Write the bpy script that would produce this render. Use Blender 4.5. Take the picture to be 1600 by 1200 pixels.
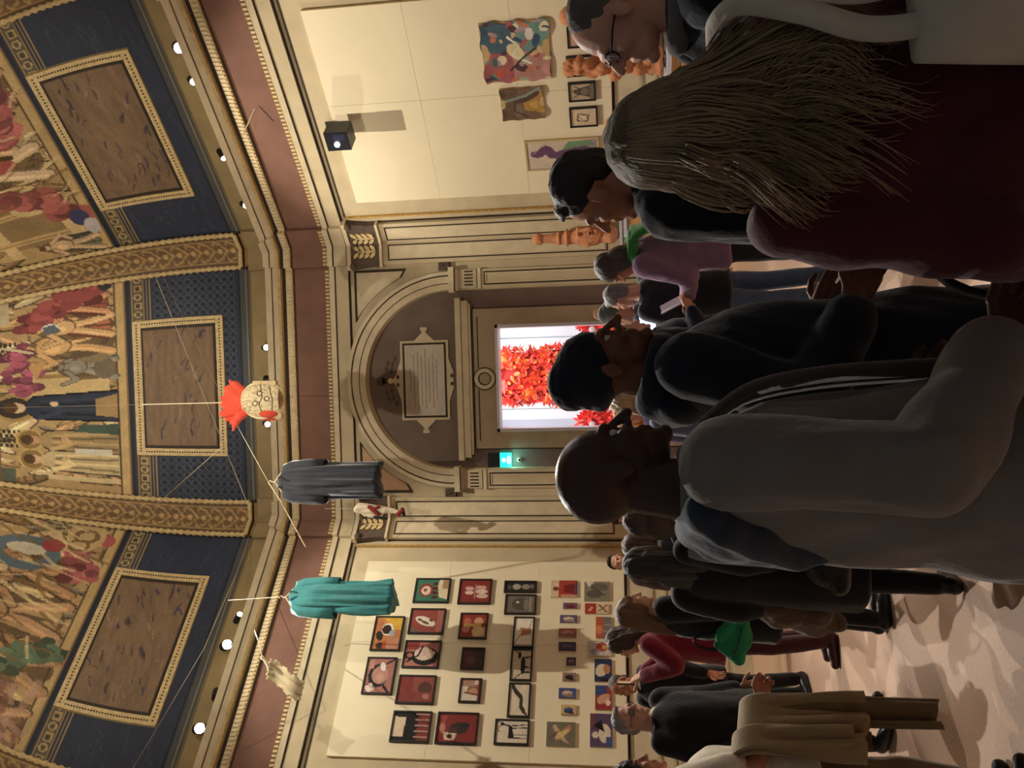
import bpy, bmesh, math, random
import numpy as np
from mathutils import Vector, Matrix

for _o in list(bpy.data.objects):
    bpy.data.objects.remove(_o, do_unlink=True)
SC = bpy.context.scene
COL = SC.collection
random.seed(7)
RNG = np.random.default_rng(7)
PI = math.pi

# ------------------------------------------------------------------ camera
SIDE = 4.2                       # side of the octagonal hall, metres
AP = SIDE * 1.20711              # apothem
FPX = 1292.0
PITCH = math.atan(172 / FPX)
ROLL = math.radians(1.43)
YAW = math.radians(1.6)
CAM = np.array([0.252, AP - 2.88 * SIDE, 1.54])
cF = np.array([-math.sin(YAW) * math.cos(PITCH), math.cos(YAW) * math.cos(PITCH), math.sin(PITCH)])
cR = np.array([math.cos(YAW), math.sin(YAW), 0.0])
cU = np.cross(cR, cF)
hF = np.array([-math.sin(YAW), math.cos(YAW), 0.0])
A2 = cR * math.cos(ROLL) - cU * math.sin(ROLL)      # picture up: the phone was held sideways
B2 = cR * math.sin(ROLL) + cU * math.cos(ROLL)      # picture left
cam_data = bpy.data.cameras.new('camera')
cam_data.sensor_width = 36
cam_data.sensor_fit = 'HORIZONTAL'
cam_data.lens = FPX / 1600 * 36
cam_data.clip_start = 0.05
cam = bpy.data.objects.new('camera', cam_data)
COL.objects.link(cam)
Mx = Matrix.Identity(4)
for i in range(3):
    Mx[i][0], Mx[i][1], Mx[i][2], Mx[i][3] = -B2[i], A2[i], -cF[i], CAM[i]
cam.matrix_world = Mx
SC.camera = cam

# ------------------------------------------------------------------ world, exposure
SC.view_settings.view_transform = 'Standard'
SC.view_settings.look = 'None'
SC.view_settings.gamma = 1
SC.view_settings.use_curve_mapping = False
SC.view_settings.exposure = 0.0
world = bpy.data.worlds.new('world')
SC.world = world
world.use_nodes = True
world.node_tree.nodes['Background'].inputs[0].default_value = (0.96, 0.97, 1.0, 1)
world.node_tree.nodes['Background'].inputs[1].default_value = 0.085


def ray(x, y):
    b2, a2 = 800 - x, 600 - y
    a = a2 * math.cos(ROLL) + b2 * math.sin(ROLL)
    b = -a2 * math.sin(ROLL) + b2 * math.cos(ROLL)
    d = cF * FPX + cR * a + cU * b
    return d / np.linalg.norm(d)


def hit(x, y, k, w=0.0):
    """photo pixel -> (u, z) on hall face k, w metres in front of it"""
    A = math.radians(90 + 45 * k)
    o = np.array([math.cos(A), math.sin(A), 0]); r = np.array([math.sin(A), -math.cos(A), 0])
    d = ray(x, y)
    t = ((AP - w) - CAM @ o) / (d @ o)
    p = CAM + d * t
    return float(p @ r), float(p[2])


def at(x, y, fwd):
    """photo pixel -> point at horizontal distance fwd in front of the camera"""
    d = ray(x, y)
    return CAM + d * (fwd / (d @ hF))


def wpt(k, u, z, w=0.0):
    A = math.radians(90 + 45 * k)
    return np.array([math.cos(A) * (AP - w) + math.sin(A) * u, math.sin(A) * (AP - w) - math.cos(A) * u, z])


# ------------------------------------------------------------------ lights of the hall
def aim(o, tgt):
    o.rotation_euler = (Vector(tgt) - o.location).to_track_quat('-Z', 'Y').to_euler()


def spot(loc, tgt, power, cone, color, blend=0.35, radius=0.03):
    L = bpy.data.lights.new('spot_lamp', 'SPOT')
    L.energy = power; L.spot_size = math.radians(cone); L.spot_blend = blend
    L.color = color; L.shadow_soft_size = radius
    o = bpy.data.objects.new('spot_lamp', L); COL.objects.link(o)
    o.location = Vector(loc); aim(o, tgt)
    return o


WARM = (1.0, 0.89, 0.71)
WHITE = (1.0, 0.95, 0.88)
# fixtures on the cornice: picture position, face, target, power, cone, colour
FIX = [
    (384, 321, -1, (-1.0, -0.8, 0.0), 1300, 46, WHITE),
    (350, 247, -1, wpt(1, 0.2, 2.6), 500, 50, WARM),
    (302, 128, -1, (-1.7, -2.4, 0.0), 2200, 48, WHITE),
    (280, 75, -1, (-1.0, -3.6, 0.0), 1700, 44, WHITE),
    (416, 543, 0, (0.6, -2.6, 0.0), 1500, 46, WHITE),
    (418, 663, 0, (-1.8, -2.8, 0.0), 2000, 46, WHITE),
    (375, 960, 1, wpt(-1, 0.1, 2.6), 500, 50, WARM),
    (355, 1007, 1, (1.0, -0.2, 0.0), 1500, 48, WHITE),
    (312, 1138, 1, (-0.6, -2.6, 0.0), 1500, 46, WHITE),
]
# lamps in the crown of the dome that wash the two picture walls, and added unseen lamps at near-cornice height to brighten the vault
for _l, _t, _p, _c, _col in (
        ((0.10, 0.30, 10.9), wpt(1, 0.0, 3.1), 2000, 40, WARM),
        ((0.25, 0.30, 10.9), wpt(-1, 0.1, 2.9), 2250, 40, WARM),
        ((0.15, 0.10, 10.9), (0.0, 2.0, 0.0), 260, 50, WHITE),
        (wpt(4, 0.0, 6.95, .2), wpt(0, 0, 9.0, 1.0), 760, 74, WARM),
        (wpt(-3, 0.0, 6.95, .2), wpt(1, 0, 9.2, 1.0), 760, 70, WARM),
        (wpt(3, 0.0, 6.95, .2), wpt(-1, 0, 9.2, 1.0), 760, 70, WARM)):
    spot(_l, _t, _p, _c, _col, 0.5, 0.04)

L = bpy.data.lights.new('gallery_ceiling_lamp', 'AREA')
L.shape = 'RECTANGLE'; L.size = 2.2; L.size_y = 1.6; L.energy = 150; L.color = (0.86, 0.92, 1.0)
o = bpy.data.objects.new('gallery_ceiling_lamp', L); COL.objects.link(o)
o.location = (0, AP + 1.6, 4.5); o.rotation_euler = (0, 0, 0)


# ------------------------------------------------------------------ helpers
def lin(c):
    c = np.asarray(c, float)
    return np.where(c <= 0.04045, c / 12.92, ((c + 0.055) / 1.055) ** 2.4)


MATS = {}


def mat(name, rgb, rough=0.7, var=0.12, scale=6.0, bump=0.15, bscale=None, metal=0.0, emit=None, sheen=0.0, stretch=None, spec=0.4):
    """procedural material: base colour (0-255 sRGB) with noise variation and fine relief"""
    if name in MATS:
        return MATS[name]
    m = bpy.data.materials.new(name); m.use_nodes = True
    nt = m.node_tree; b = nt.nodes['Principled BSDF']
    c = lin(np.array(rgb) / 255.0)
    tc = nt.nodes.new('ShaderNodeTexCoord'); mp = nt.nodes.new('ShaderNodeMapping')
    nt.links.new(tc.outputs['Object'], mp.inputs['Vector'])
    if stretch: mp.inputs['Scale'].default_value = stretch
    n = nt.nodes.new('ShaderNodeTexNoise'); n.inputs['Scale'].default_value = scale; n.inputs['Detail'].default_value = 5
    nt.links.new(mp.outputs[0], n.inputs['Vector'])
    r = nt.nodes.new('ShaderNodeValToRGB')
    r.color_ramp.elements[0].position = 0.3; r.color_ramp.elements[1].position = 0.7
    r.color_ramp.elements[0].color = (*np.clip(c * (1 - var), 0, 1), 1)
    r.color_ramp.elements[1].color = (*np.clip(c * (1 + var), 0, 1), 1)
    nt.links.new(n.outputs['Fac'], r.inputs['Fac']); nt.links.new(r.outputs['Color'], b.inputs['Base Color'])
    b.inputs['Roughness'].default_value = rough; b.inputs['Metallic'].default_value = metal
    b.inputs['Specular IOR Level'].default_value = spec
    if sheen: b.inputs['Sheen Weight'].default_value = sheen
    if bump:
        n2 = nt.nodes.new('ShaderNodeTexNoise'); n2.inputs['Scale'].default_value = bscale or scale * 6; n2.inputs['Detail'].default_value = 3
        nt.links.new(mp.outputs[0], n2.inputs['Vector'])
        bp = nt.nodes.new('ShaderNodeBump'); bp.inputs['Strength'].default_value = bump; bp.inputs['Distance'].default_value = 0.01
        nt.links.new(n2.outputs['Fac'], bp.inputs['Height']); nt.links.new(bp.outputs[0], b.inputs['Normal'])
    if emit:
        b.inputs['Emission Color'].default_value = (*lin(np.array(emit[0]) / 255.0), 1)
        b.inputs['Emission Strength'].default_value = emit[1]
    MATS[name] = m
    return m


def paint_mat(name='painted_surface', rough=0.6):
    if name in MATS: return MATS[name]
    m = bpy.data.materials.new(name); m.use_nodes = True
    nt = m.node_tree; b = nt.nodes['Principled BSDF']
    at_ = nt.nodes.new('ShaderNodeAttribute'); at_.attribute_name = 'Col'
    n = nt.nodes.new('ShaderNodeTexNoise'); n.inputs['Scale'].default_value = 30; n.inputs['Detail'].default_value = 6
    mx = nt.nodes.new('ShaderNodeMixRGB'); mx.blend_type = 'OVERLAY'; mx.inputs['Fac'].default_value = 0.25
    nt.links.new(at_.outputs['Color'], mx.inputs[1]); nt.links.new(n.outputs['Color'], mx.inputs[2])
    hs = nt.nodes.new('ShaderNodeMixRGB'); hs.blend_type = 'MIX'; hs.inputs['Fac'].default_value = 0.75
    nt.links.new(mx.outputs[0], hs.inputs[1]); nt.links.new(at_.outputs['Color'], hs.inputs[2])
    nt.links.new(hs.outputs[0], b.inputs['Base Color'])
    b.inputs['Roughness'].default_value = rough; b.inputs['Specular IOR Level'].default_value = 0.25
    MATS[name] = m
    return m


def mesh_obj(name, V, Fc, m, parent=None, smooth=False, rot=None):
    me = bpy.data.meshes.new(name)
    me.from_pydata(np.asarray(V, float).tolist(), [], Fc.tolist() if isinstance(Fc, np.ndarray) else Fc)
    me.materials.append(m)
    if smooth: me.polygons.foreach_set('use_smooth', [True] * len(me.polygons))
    me.update()
    o = bpy.data.objects.new(name, me); COL.objects.link(o)
    if parent is not None: o.parent = parent
    if rot is not None: o.rotation_euler = (0, 0, rot)
    return o


def empty(name, loc=(0, 0, 0), rz=0.0):
    o = bpy.data.objects.new(name, None); COL.objects.link(o)
    o.empty_display_size = 0.1; o.location = Vector(loc); o.rotation_euler = (0, 0, rz)
    return o


def tag(o, label=None, cat=None, group=None, kind=None):
    if label: o['label'] = label
    if cat: o['category'] = cat
    if group: o['group'] = group
    if kind: o['kind'] = kind
    return o


# ---- shapes: each returns (verts Nx3, faces list)
def join(parts):
    V, Fs, n = [], [], 0
    for v, f in parts:
        v = np.asarray(v, float); V.append(v)
        Fs.extend([[i + n for i in q] for q in (f.tolist() if isinstance(f, np.ndarray) else f)])
        n += len(v)
    return np.vstack(V), Fs


def box(x0, x1, y0, y1, z0, z1):
    V = [(x, y, z) for x in (x0, x1) for y in (y0, y1) for z in (z0, z1)]
    return np.array(V, float), [[0, 1, 3, 2], [4, 6, 7, 5], [0, 4, 5, 1], [2, 3, 7, 6], [0, 2, 6, 4], [1, 5, 7, 3]]


def prism(pts, y0, y1):
    """polygon in (x, z) extruded from y0 to y1"""
    n = len(pts)
    V = [(p[0], y0, p[1]) for p in pts] + [(p[0], y1, p[1]) for p in pts]
    Fc = [list(range(n)), list(range(2 * n - 1, n - 1, -1))]
    Fc += [[i, i + n, (i + 1) % n + n, (i + 1) % n] for i in range(n)]
    return np.array(V, float), Fc


def ringstrip(A, B, y0, y1, closed=False):
    """band between two (x, z) polylines A and B, from y0 (front) to y1"""
    n = len(A); V = []
    for a, b in zip(A, B):
        V += [(a[0], y0, a[1]), (b[0], y0, b[1]), (b[0], y1, b[1]), (a[0], y1, a[1])]
    Fc = []
    rng = n if closed else n - 1
    for i in range(rng):
        j = (i + 1) % n
        for q in range(4):
            p = (q + 1) % 4
            Fc.append([4 * i + q, 4 * j + q, 4 * j + p, 4 * i + p])
    if not closed:
        Fc += [[0, 1, 2, 3], [4 * n - 1, 4 * n - 2, 4 * n - 3, 4 * n - 4]]
    return np.array(V, float), Fc


def rectframe(x0, x1, z0, z1, t, y0, y1):
    O = [(x0, z0), (x1, z0), (x1, z1), (x0, z1)]; I = [(x0 + t, z0 + t), (x1 - t, z0 + t), (x1 - t, z1 - t), (x0 + t, z1 - t)]
    return ringstrip(O, I, y0, y1, True)


def polyframe(pts, t, y0, y1):
    """frame of width t just inside a convex polygon"""
    c = np.mean(pts, axis=0); n = len(pts); I = []
    P = [np.array(p, float) for p in pts]
    for i in range(n):
        a, b, d = P[i - 1], P[i], P[(i + 1) % n]
        e1 = (b - a) / np.linalg.norm(b - a); e2 = (d - b) / np.linalg.norm(d - b)
        n1 = np.array([-e1[1], e1[0]]); n2 = np.array([-e2[1], e2[0]])
        if n1 @ (c - b) < 0: n1 = -n1
        if n2 @ (c - b) < 0: n2 = -n2
        h = n1 + n2; h = h / max(0.25, (h @ n1))
        I.append(tuple(b + h * t))
    return ringstrip(pts, I, y0, y1, True)


def tube(pts, r, n=8, cap=True):
    P = np.asarray(pts, float); m = len(P); rr = np.full(m, r) if np.isscalar(r) else np.asarray(r, float)
    T = np.gradient(P, axis=0); T /= np.linalg.norm(T, axis=1)[:, None] + 1e-12
    up = np.array([0, 0, 1.0]) if abs(T[0][2]) < 0.9 else np.array([1.0, 0, 0])
    V = []; a = np.linspace(0, 2 * PI, n, endpoint=False)
    nrm = np.cross(T[0], up); nrm /= np.linalg.norm(nrm)
    for i in range(m):
        nrm = nrm - T[i] * (nrm @ T[i]); nrm /= np.linalg.norm(nrm) + 1e-12
        bn = np.cross(T[i], nrm)
        V.append(P[i] + rr[i] * (np.cos(a)[:, None] * nrm + np.sin(a)[:, None] * bn))
    V = np.vstack(V); Fc = []
    for i in range(m - 1):
        for j in range(n):
            k = (j + 1) % n
            Fc.append([i * n + j, i * n + k, (i + 1) * n + k, (i + 1) * n + j])
    if cap: Fc += [list(range(n - 1, -1, -1)), list(range((m - 1) * n, m * n))]
    return V, Fc


def loft(rings, n=28, cap=True, fold=None):
    """rings: (z, cx, cy, rx, ry); fold(angle, z) scales the radius"""
    V = []; a = np.linspace(0, 2 * PI, n, endpoint=False)
    for z, cx, cy, rx, ry in rings:
        s = np.ones(n) if fold is None else fold(a, z)
        V.append(np.stack([cx + rx * np.cos(a) * s, cy + ry * np.sin(a) * s, np.full(n, z)], 1))
    V = np.vstack(V); m = len(rings); Fc = []
    for i in range(m - 1):
        for j in range(n):
            k = (j + 1) % n
            Fc.append([i * n + j, i * n + k, (i + 1) * n + k, (i + 1) * n + j])
    if cap: Fc += [list(range(n - 1, -1, -1)), list(range((m - 1) * n, m * n))]
    return V, Fc


def lathe(prof, n=20):
    return loft([(z, 0, 0, r, r) for r, z in prof], n)


def ell(c, r, n=14, m=9, R=None):
    V = [(0, 0, 1)]
    for i in range(1, m):
        t = PI * i / m
        V += [(math.sin(t) * math.cos(2 * PI * j / n), math.sin(t) * math.sin(2 * PI * j / n), math.cos(t)) for j in range(n)]
    V.append((0, 0, -1)); V = np.array(V) * np.asarray(r, float)
    if R is not None: V = V @ np.asarray(R).T
    V = V + np.asarray(c, float); Fc = [[0, 1 + j, 1 + (j + 1) % n] for j in range(n)]
    for i in range(m - 2):
        for j in range(n):
            k = (j + 1) % n; b = 1 + i * n
            Fc.append([b + j, b + n + j, b + n + k, b + k])
    l = len(V) - 1; b = 1 + (m - 2) * n
    Fc += [[l, b + (j + 1) % n, b + j] for j in range(n)]
    return V, Fc


def cap_(p0, p1, r0, r1, n=12, flat=None):
    """tapered capsule; flat=(axis, scale) squashes it across an axis"""
    p0 = np.asarray(p0, float); p1 = np.asarray(p1, float); d = p1 - p0; L_ = np.linalg.norm(d) + 1e-9; d = d / L_
    pts, rr = [], []
    for t in (-1, -0.85, -0.5, 0): pts.append(p0 + d * r0 * t); rr.append(r0 * math.sqrt(max(0.0025, 1 - t * t)))
    for t in (0.5,): pts.append(p0 + d * L_ * t); rr.append((r0 + r1) / 2)
    for t in (0, 0.5, 0.85, 1): pts.append(p1 + d * r1 * t); rr.append(r1 * math.sqrt(max(0.0025, 1 - t * t)))
    V, Fc = tube(pts, np.array(rr), n)
    if flat is not None:
        ax = np.asarray(flat[0], float); ax /= np.linalg.norm(ax); c = (p0 + p1) / 2
        V = V - np.outer((V - c) @ ax, ax) * (1 - flat[1])
    return V, Fc


def move(s, d=(0, 0, 0), R=None, sc=1.0):
    V, Fc = s; V = np.asarray(V, float) * sc
    if R is not None: V = V @ np.asarray(R).T
    return V + np.asarray(d, float), Fc


def rotz(a): return np.array([[math.cos(a), -math.sin(a), 0], [math.sin(a), math.cos(a), 0], [0, 0, 1.0]])
def rotx(a): return np.array([[1.0, 0, 0], [0, math.cos(a), -math.sin(a)], [0, math.sin(a), math.cos(a)]])
def roty(a): return np.array([[math.cos(a), 0, math.sin(a)], [0, 1.0, 0], [-math.sin(a), 0, math.cos(a)]])


def vnormals(V, Fc):
    Fq = np.array([q if len(q) == 4 else (q[0], q[1], q[2], q[2]) for q in Fc])
    nn = np.cross(V[Fq[:, 2]] - V[Fq[:, 0]], V[Fq[:, 3]] - V[Fq[:, 1]])
    N = np.zeros_like(V)
    for c in range(4): np.add.at(N, Fq[:, c], nn)
    return N / (np.linalg.norm(N, axis=1)[:, None] + 1e-12)


def folds(P, seed=0, f=(9, 9, 2.5)):
    """soft wrinkle field in [-1, 1]"""
    r = np.random.default_rng(seed); Q = P * np.asarray(f); out = np.zeros(len(P))
    for i in range(4):
        k = r.normal(size=3) * (1 + 0.7 * i); k2 = r.normal(size=3) * 0.8
        out += np.sin(Q @ k + 1.6 * np.sin(Q @ k2 + r.uniform(0, 6)) + r.uniform(0, 6)) / (1 + 0.7 * i)
    return out / 2.2


def remesh(parts, voxel, smooth=3):
    V, Fc = join(parts)
    me = bpy.data.meshes.new('tmp'); me.from_pydata(V.tolist(), [], Fc); me.update()
    bm = bmesh.new(); bm.from_mesh(me); bmesh.ops.recalc_face_normals(bm, faces=bm.faces); bm.to_mesh(me); bm.free()
    ob = bpy.data.objects.new('tmp', me); COL.objects.link(ob)
    md = ob.modifiers.new('r', 'REMESH'); md.mode = 'VOXEL'; md.voxel_size = voxel
    if smooth:
        ms = ob.modifiers.new('s', 'SMOOTH'); ms.iterations = smooth; ms.factor = 0.5
    dg = bpy.context.evaluated_depsgraph_get()
    ev = ob.evaluated_get(dg); m2 = ev.to_mesh()
    n = len(m2.vertices); v = np.empty(n * 3); m2.vertices.foreach_get('co', v); v = v.reshape(-1, 3)
    ln = np.empty(len(m2.loops), int); m2.loops.foreach_get('vertex_index', ln)
    tot = np.empty(len(m2.polygons), int); m2.polygons.foreach_get('loop_total', tot)
    st = np.empty(len(m2.polygons), int); m2.polygons.foreach_get('loop_start', st)
    if (tot == 4).all(): f = ln.reshape(-1, 4)
    else: f = [ln[s:s + t].tolist() for s, t in zip(st, tot)]
    ev.to_mesh_clear(); bpy.data.objects.remove(ob, do_unlink=True); bpy.data.meshes.remove(me)
    return v, f


# ---- painter: a small procedural canvas that becomes a mesh grid with vertex colours (flat paint on a real surface)
class Canvas:
    def __init__(s, W, H, bg, seed=0, ymax=1.0):
        s.W, s.H = W, H; s.a = np.ones((H, W, 3)) * np.array(bg) / 255.0
        s.x = (np.arange(W) + 0.5) / W; s.y = (np.arange(H) + 0.5) / H * ymax
        s.X, s.Y = np.meshgrid(s.x, s.y); s.r = np.random.default_rng(seed)

    def put(s, m, col, al=1.0):
        c = np.array(col) / 255.0; s.a[m] = s.a[m] * (1 - al) + c * al

    def e(s, cx, cy, rx, ry, col, rot=0.0, al=1.0):
        dx, dy = s.X - cx, s.Y - cy
        if rot:
            dx, dy = dx * math.cos(rot) + dy * math.sin(rot), -dx * math.sin(rot) + dy * math.cos(rot)
        s.put((dx / rx) ** 2 + (dy / ry) ** 2 < 1, col, al)

    def ring(s, cx, cy, r0, r1, col, asp=1.0):
        d = np.hypot(s.X - cx, (s.Y - cy) * asp); s.put((d > r0) & (d < r1), col)

    def p(s, pts, col, al=1.0):
        m = np.zeros(s.X.shape, bool); n = len(pts)
        for i in range(n):
            (x0, y0), (x1, y1) = pts[i], pts[(i + 1) % n]
            if y0 == y1: continue
            c = ((y0 > s.Y) != (y1 > s.Y)) & (s.X < (x1 - x0) * (s.Y - y0) / (y1 - y0) + x0); m ^= c
        s.put(m, col, al)

    def l(s, pts, w, col, al=1.0, asp=1.0):
        for (x0, y0), (x1, y1) in zip(pts[:-1], pts[1:]):
            y0_, y1_ = y0 * asp, y1 * asp; Y = s.Y * asp
            dx, dy = x1 - x0, y1_ - y0_; L2 = dx * dx + dy * dy + 1e-12
            t = np.clip(((s.X - x0) * dx + (Y - y0_) * dy) / L2, 0, 1)
            s.put(np.hypot(s.X - x0 - t * dx, Y - y0_ - t * dy) < w / 2, col, al)

    def rect(s, x0, x1, y0, y1, col, al=1.0):
        s.put((s.X >= x0) & (s.X <= x1) & (s.Y >= y0) & (s.Y <= y1), col, al)

    def noise(s, amt, f=6):
        n = np.zeros(s.X.shape)
        for i in range(5):
            k = s.r.normal(size=2) * f * (1 + i); n += np.sin(s.X * k[0] + s.Y * k[1] + 2 * np.sin(s.Y * k[0] * 0.7) + s.r.uniform(0, 6))
        n = n / 5 + s.r.normal(size=s.X.shape) * 0.35
        s.a = np.clip(s.a * (1 + amt * n[..., None]), 0, 1)

    def strokes(s, n, cols, ln, w, box=(0, 1, 0, 1), al=0.8, ang=None):
        for i in range(n):
            x = s.r.uniform(box[0], box[1]); y = s.r.uniform(box[2], box[3])
            a = s.r.uniform(0, PI) if ang is None else ang + s.r.normal() * 0.35
            q = s.r.uniform(0.4, 1) * ln; b = s.r.uniform(-0.4, 0.4)
            s.l([(x, y), (x + q * math.cos(a) * .5, y + q * math.sin(a) * .5), (x + q * math.cos(a + b), y + q * math.sin(a + b))], w * s.r.uniform(0.5, 1.3), cols[s.r.integers(len(cols))], al)


def canvas_obj(name, cv, fn, parent=None, rot=None, m=None, smooth=True, desat=0.2):
    """fn(X, Y) -> Nx3 for canvas coordinates 0..1; colours sit at the grid corners"""
    H, W = cv.H, cv.W
    X, Y = np.meshgrid(np.linspace(0, 1, W), np.linspace(0, 1, H))
    V = fn(X.ravel(), Y.ravel())
    i = np.arange(W * H).reshape(H, W)
    Fc = np.stack([i[:-1, :-1], i[:-1, 1:], i[1:, 1:], i[1:, :-1]], -1).reshape(-1, 4)
    o = mesh_obj(name, V, Fc, m or paint_mat(), parent, smooth, rot)
    ca = o.data.color_attributes.new('Col', 'FLOAT_COLOR', 'POINT')
    a_ = cv.a; a_ = a_ * (1 - desat) + a_.mean(axis=2, keepdims=True) * desat
    c = np.ones((W * H, 4), np.float32); c[:, :3] = lin(np.clip(a_, 0, 1)).reshape(-1, 3)
    ca.data.foreach_set('color', c.ravel())
    return o

# ================================================================== the hall
T8 = math.tan(PI / 8)
M_PLASTER = mat('plaster_beige', (196, 181, 150), 0.85, 0.10, 3.0, 0.12)
M_STONE = mat('stone_light', (208, 194, 164), 0.8, 0.10, 5.0, 0.12)
M_LINE = mat('dark_outline_paint', (58, 46, 36), 0.85, 0.2, 12.0, 0.1)
M_FRIEZE = mat('brick_red_frieze', (126, 92, 80), 0.85, 0.16, 2.2, 0.15)
M_TYMP = mat('tympanum_grey_brown', (120, 106, 96), 0.9, 0.14, 2.5, 0.15)
M_BOARD = mat('exhibition_board_cream', (238, 226, 196), 0.75, 0.03, 1.5, 0.04)
M_GRISAILLE = mat('grisaille_dark', (92, 78, 68), 0.9, 0.25, 14.0, 0.2)
M_GOLD = mat('old_gold', (210, 186, 136), 0.55, 0.2, 20.0, 0.3)
M_OLIVE = mat('attic_olive', (150, 132, 96), 0.85, 0.14, 3.0, 0.15)
M_GILT = mat('gilt_line', (176, 140, 74), 0.6, 0.3, 30.0, 0.3)
M_DARKGAP = mat('dark_gap_shade', (52, 42, 38), 0.9, 0.2, 9.0, 0.1)  # shade of the recessed cornice gap, put into its colour
M_WHITE = mat('white_wall', (240, 240, 240), 0.7, 0.02, 2.0, 0.03)
M_BLACK = mat('black_metal', (16, 16, 17), 0.45, 0.1, 8.0, 0.05)

# ---- floor
floor_cv = mat('floor_terrazzo', (212, 176, 148), 0.55, 0.10, 60.0, 0.08, 220.0)
fv, ff = prism([(-9, -10), (9, -10), (9, AP + 5), (-9, AP + 5)], 0, 0.2)
fv = fv[:, [0, 2, 1]] * np.array([1, 1, -1])
floor = tag(mesh_obj('floor', fv, ff, floor_cv), kind='structure')

WALL_TOP = 7.14


def wall_slab(name, k, parent=None):
    h = AP * T8
    V = [(-h, AP, 0), (h, AP, 0), (h, AP, WALL_TOP), (-h, AP, WALL_TOP)]
    g = (AP + 0.3) * T8
    V += [(-g, AP + 0.3, 0), (g, AP + 0.3, 0), (g, AP + 0.3, WALL_TOP), (-g, AP + 0.3, WALL_TOP)]
    Fc = [[0, 1, 2, 3], [7, 6, 5, 4], [3, 2, 6, 7], [0, 4, 5, 1], [0, 3, 7, 4], [1, 5, 6, 2]]
    return tag(mesh_obj(name, V, Fc, M_PLASTER, parent, rot=math.radians(45 * k)), kind='structure')


# ---- back wall with the arched niche and the doorway
RI, RO, SPR = 1.33, 1.60, 4.04
NA = 40
arcI = [(RI * math.cos(t), SPR + RI * math.sin(t)) for t in np.linspace(0, PI, NA)]
h = AP * T8
V = []; Fc = []


def quad(a, b, c, d):
    n = len(V); V.extend([a, b, c, d]); Fc.append([n, n + 1, n + 2, n + 3])


yb, yr = AP, AP + 0.16
for s in (-1, 1):
    quad((s * RI, yb, 0), (s * h, yb, 0), (s * h, yb, SPR), (s * RI, yb, SPR))
    quad((s * RI, yb, 0), (s * RI, yr, 0), (s * RI, yr, SPR), (s * RI, yb, SPR))
for i in range(NA - 1):
    a, b = arcI[i], arcI[i + 1]

    def out(p):
        d = np.array([p[0], p[1] - SPR]); t = min(h / max(1e-6, abs(d[0])), (WALL_TOP - SPR) / max(1e-6, d[1]))
        return (p[0] * t, SPR + d[1] * t)
    oa, ob = out(a), out(b)
    quad((a[0], yb, a[1]), (oa[0], yb, oa[1]), (ob[0], yb, ob[1]), (b[0], yb, b[1]))
    quad((a[0], yb, a[1]), (b[0], yb, b[1]), (b[0], yr, b[1]), (a[0], yr, a[1]))
# thick backing
DW, DH = 0.80, 3.40
for s in (-1, 1):
    v_, f_ = box(min(s * DW, s * h), max(s * DW, s * h), yr + 0.001, yr + 0.2, 0, WALL_TOP)
    n = len(V); V.extend(map(tuple, v_)); Fc.extend([[i + n for i in q] for q in f_])
v_, f_ = box(-DW, DW, yr + 0.001, yr + 0.2, DH, WALL_TOP)
n = len(V); V.extend(map(tuple, v_)); Fc.extend([[i + n for i in q] for q in f_])
wall_back = tag(mesh_obj('wall_back', V, Fc, M_PLASTER), kind='structure')


def bpart(name, s, m, parent=None, smooth=False):
    return mesh_obj(name, s[0], s[1], m, parent or wall_back, smooth)


# niche lining
tymp = [(RI, 3.72)] + [(RI, SPR)] + arcI[1:-1] + [(-RI, SPR), (-RI, 3.72)]
bpart('tympanum', prism(tymp, yr - 0.012, yr), M_TYMP)
for s in (-1, 1):
    bpart('niche_side_panel', box(min(s * 1.06, s * RI), max(s * 1.06, s * RI), yr - 0.012, yr, 0, 3.72), mat('niche_side_mauve', (124, 102, 96), 0.9, 0.15, 2.0, 0.1))
# door surround
bpart('door_architrave', join([box(-1.06, -DW, yr - 0.07, yr, 0, DH), box(DW, 1.06, yr - 0.07, yr, 0, DH), box(-1.06, 1.06, yr - 0.07, yr, DH, 3.74)]), mat('architrave_stone', (176, 160, 136), 0.85, 0.08, 4, 0.1))
bpart('architrave_line', rectframe(-1.06, 1.06, -0.5, 3.74, 0.015, yr - 0.075, yr - 0.07), M_LINE)
for s in (-1, 1):
    bpart('architrave_line', box(min(s * .16, s * .93), max(s * .16, s * .93), yr - 0.076, yr - 0.07, 3.655, 3.67), M_LINE)
circ = lambda r, cx=0, cz=0, n=28: [(cx + r * math.cos(t), cz + r * math.sin(t)) for t in np.linspace(0, 2 * PI, n, endpoint=False)]
bpart('door_medallion', ringstrip(circ(.155, 0, 3.57), circ(.10, 0, 3.57), yr - 0.095, yr - 0.07, True), M_STONE)
bpart('medallion_ring', ringstrip(circ(.172, 0, 3.57), circ(.155, 0, 3.57), yr - 0.085, yr - 0.07, True), M_LINE)
bpart('medallion_ring', ringstrip(circ(.10, 0, 3.57), circ(.085, 0, 3.57), yr - 0.088, yr - 0.07, True), M_LINE)
bpart('door_jamb_frame', join([box(-DW, -DW + .05, yr - .08, yr + .2, 0, DH), box(DW - .05, DW, yr - .08, yr + .2, 0, DH), box(-DW, DW, yr - .08, yr + .2, DH - .04, DH)]), mat('white_metal_frame', (214, 216, 224), 0.4, 0.03, 4, 0.03))
# lintel shelf
bpart('lintel_cornice', join([box(-1.17, 1.17, yr - .13, yr, 3.80, 3.90), box(-1.21, 1.21, yr - .17, yr, 3.90, 3.98), box(-1.13, 1.13, yr - .09, yr, 3.74, 3.80)]), M_STONE)
bpart('lintel_line', join([box(-1.172, 1.172, yr - .132, yr - .12, 3.895, 3.91), box(-1.132, 1.132, yr - .092, yr - .08, 3.74, 3.76)]), M_LINE)
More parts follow.
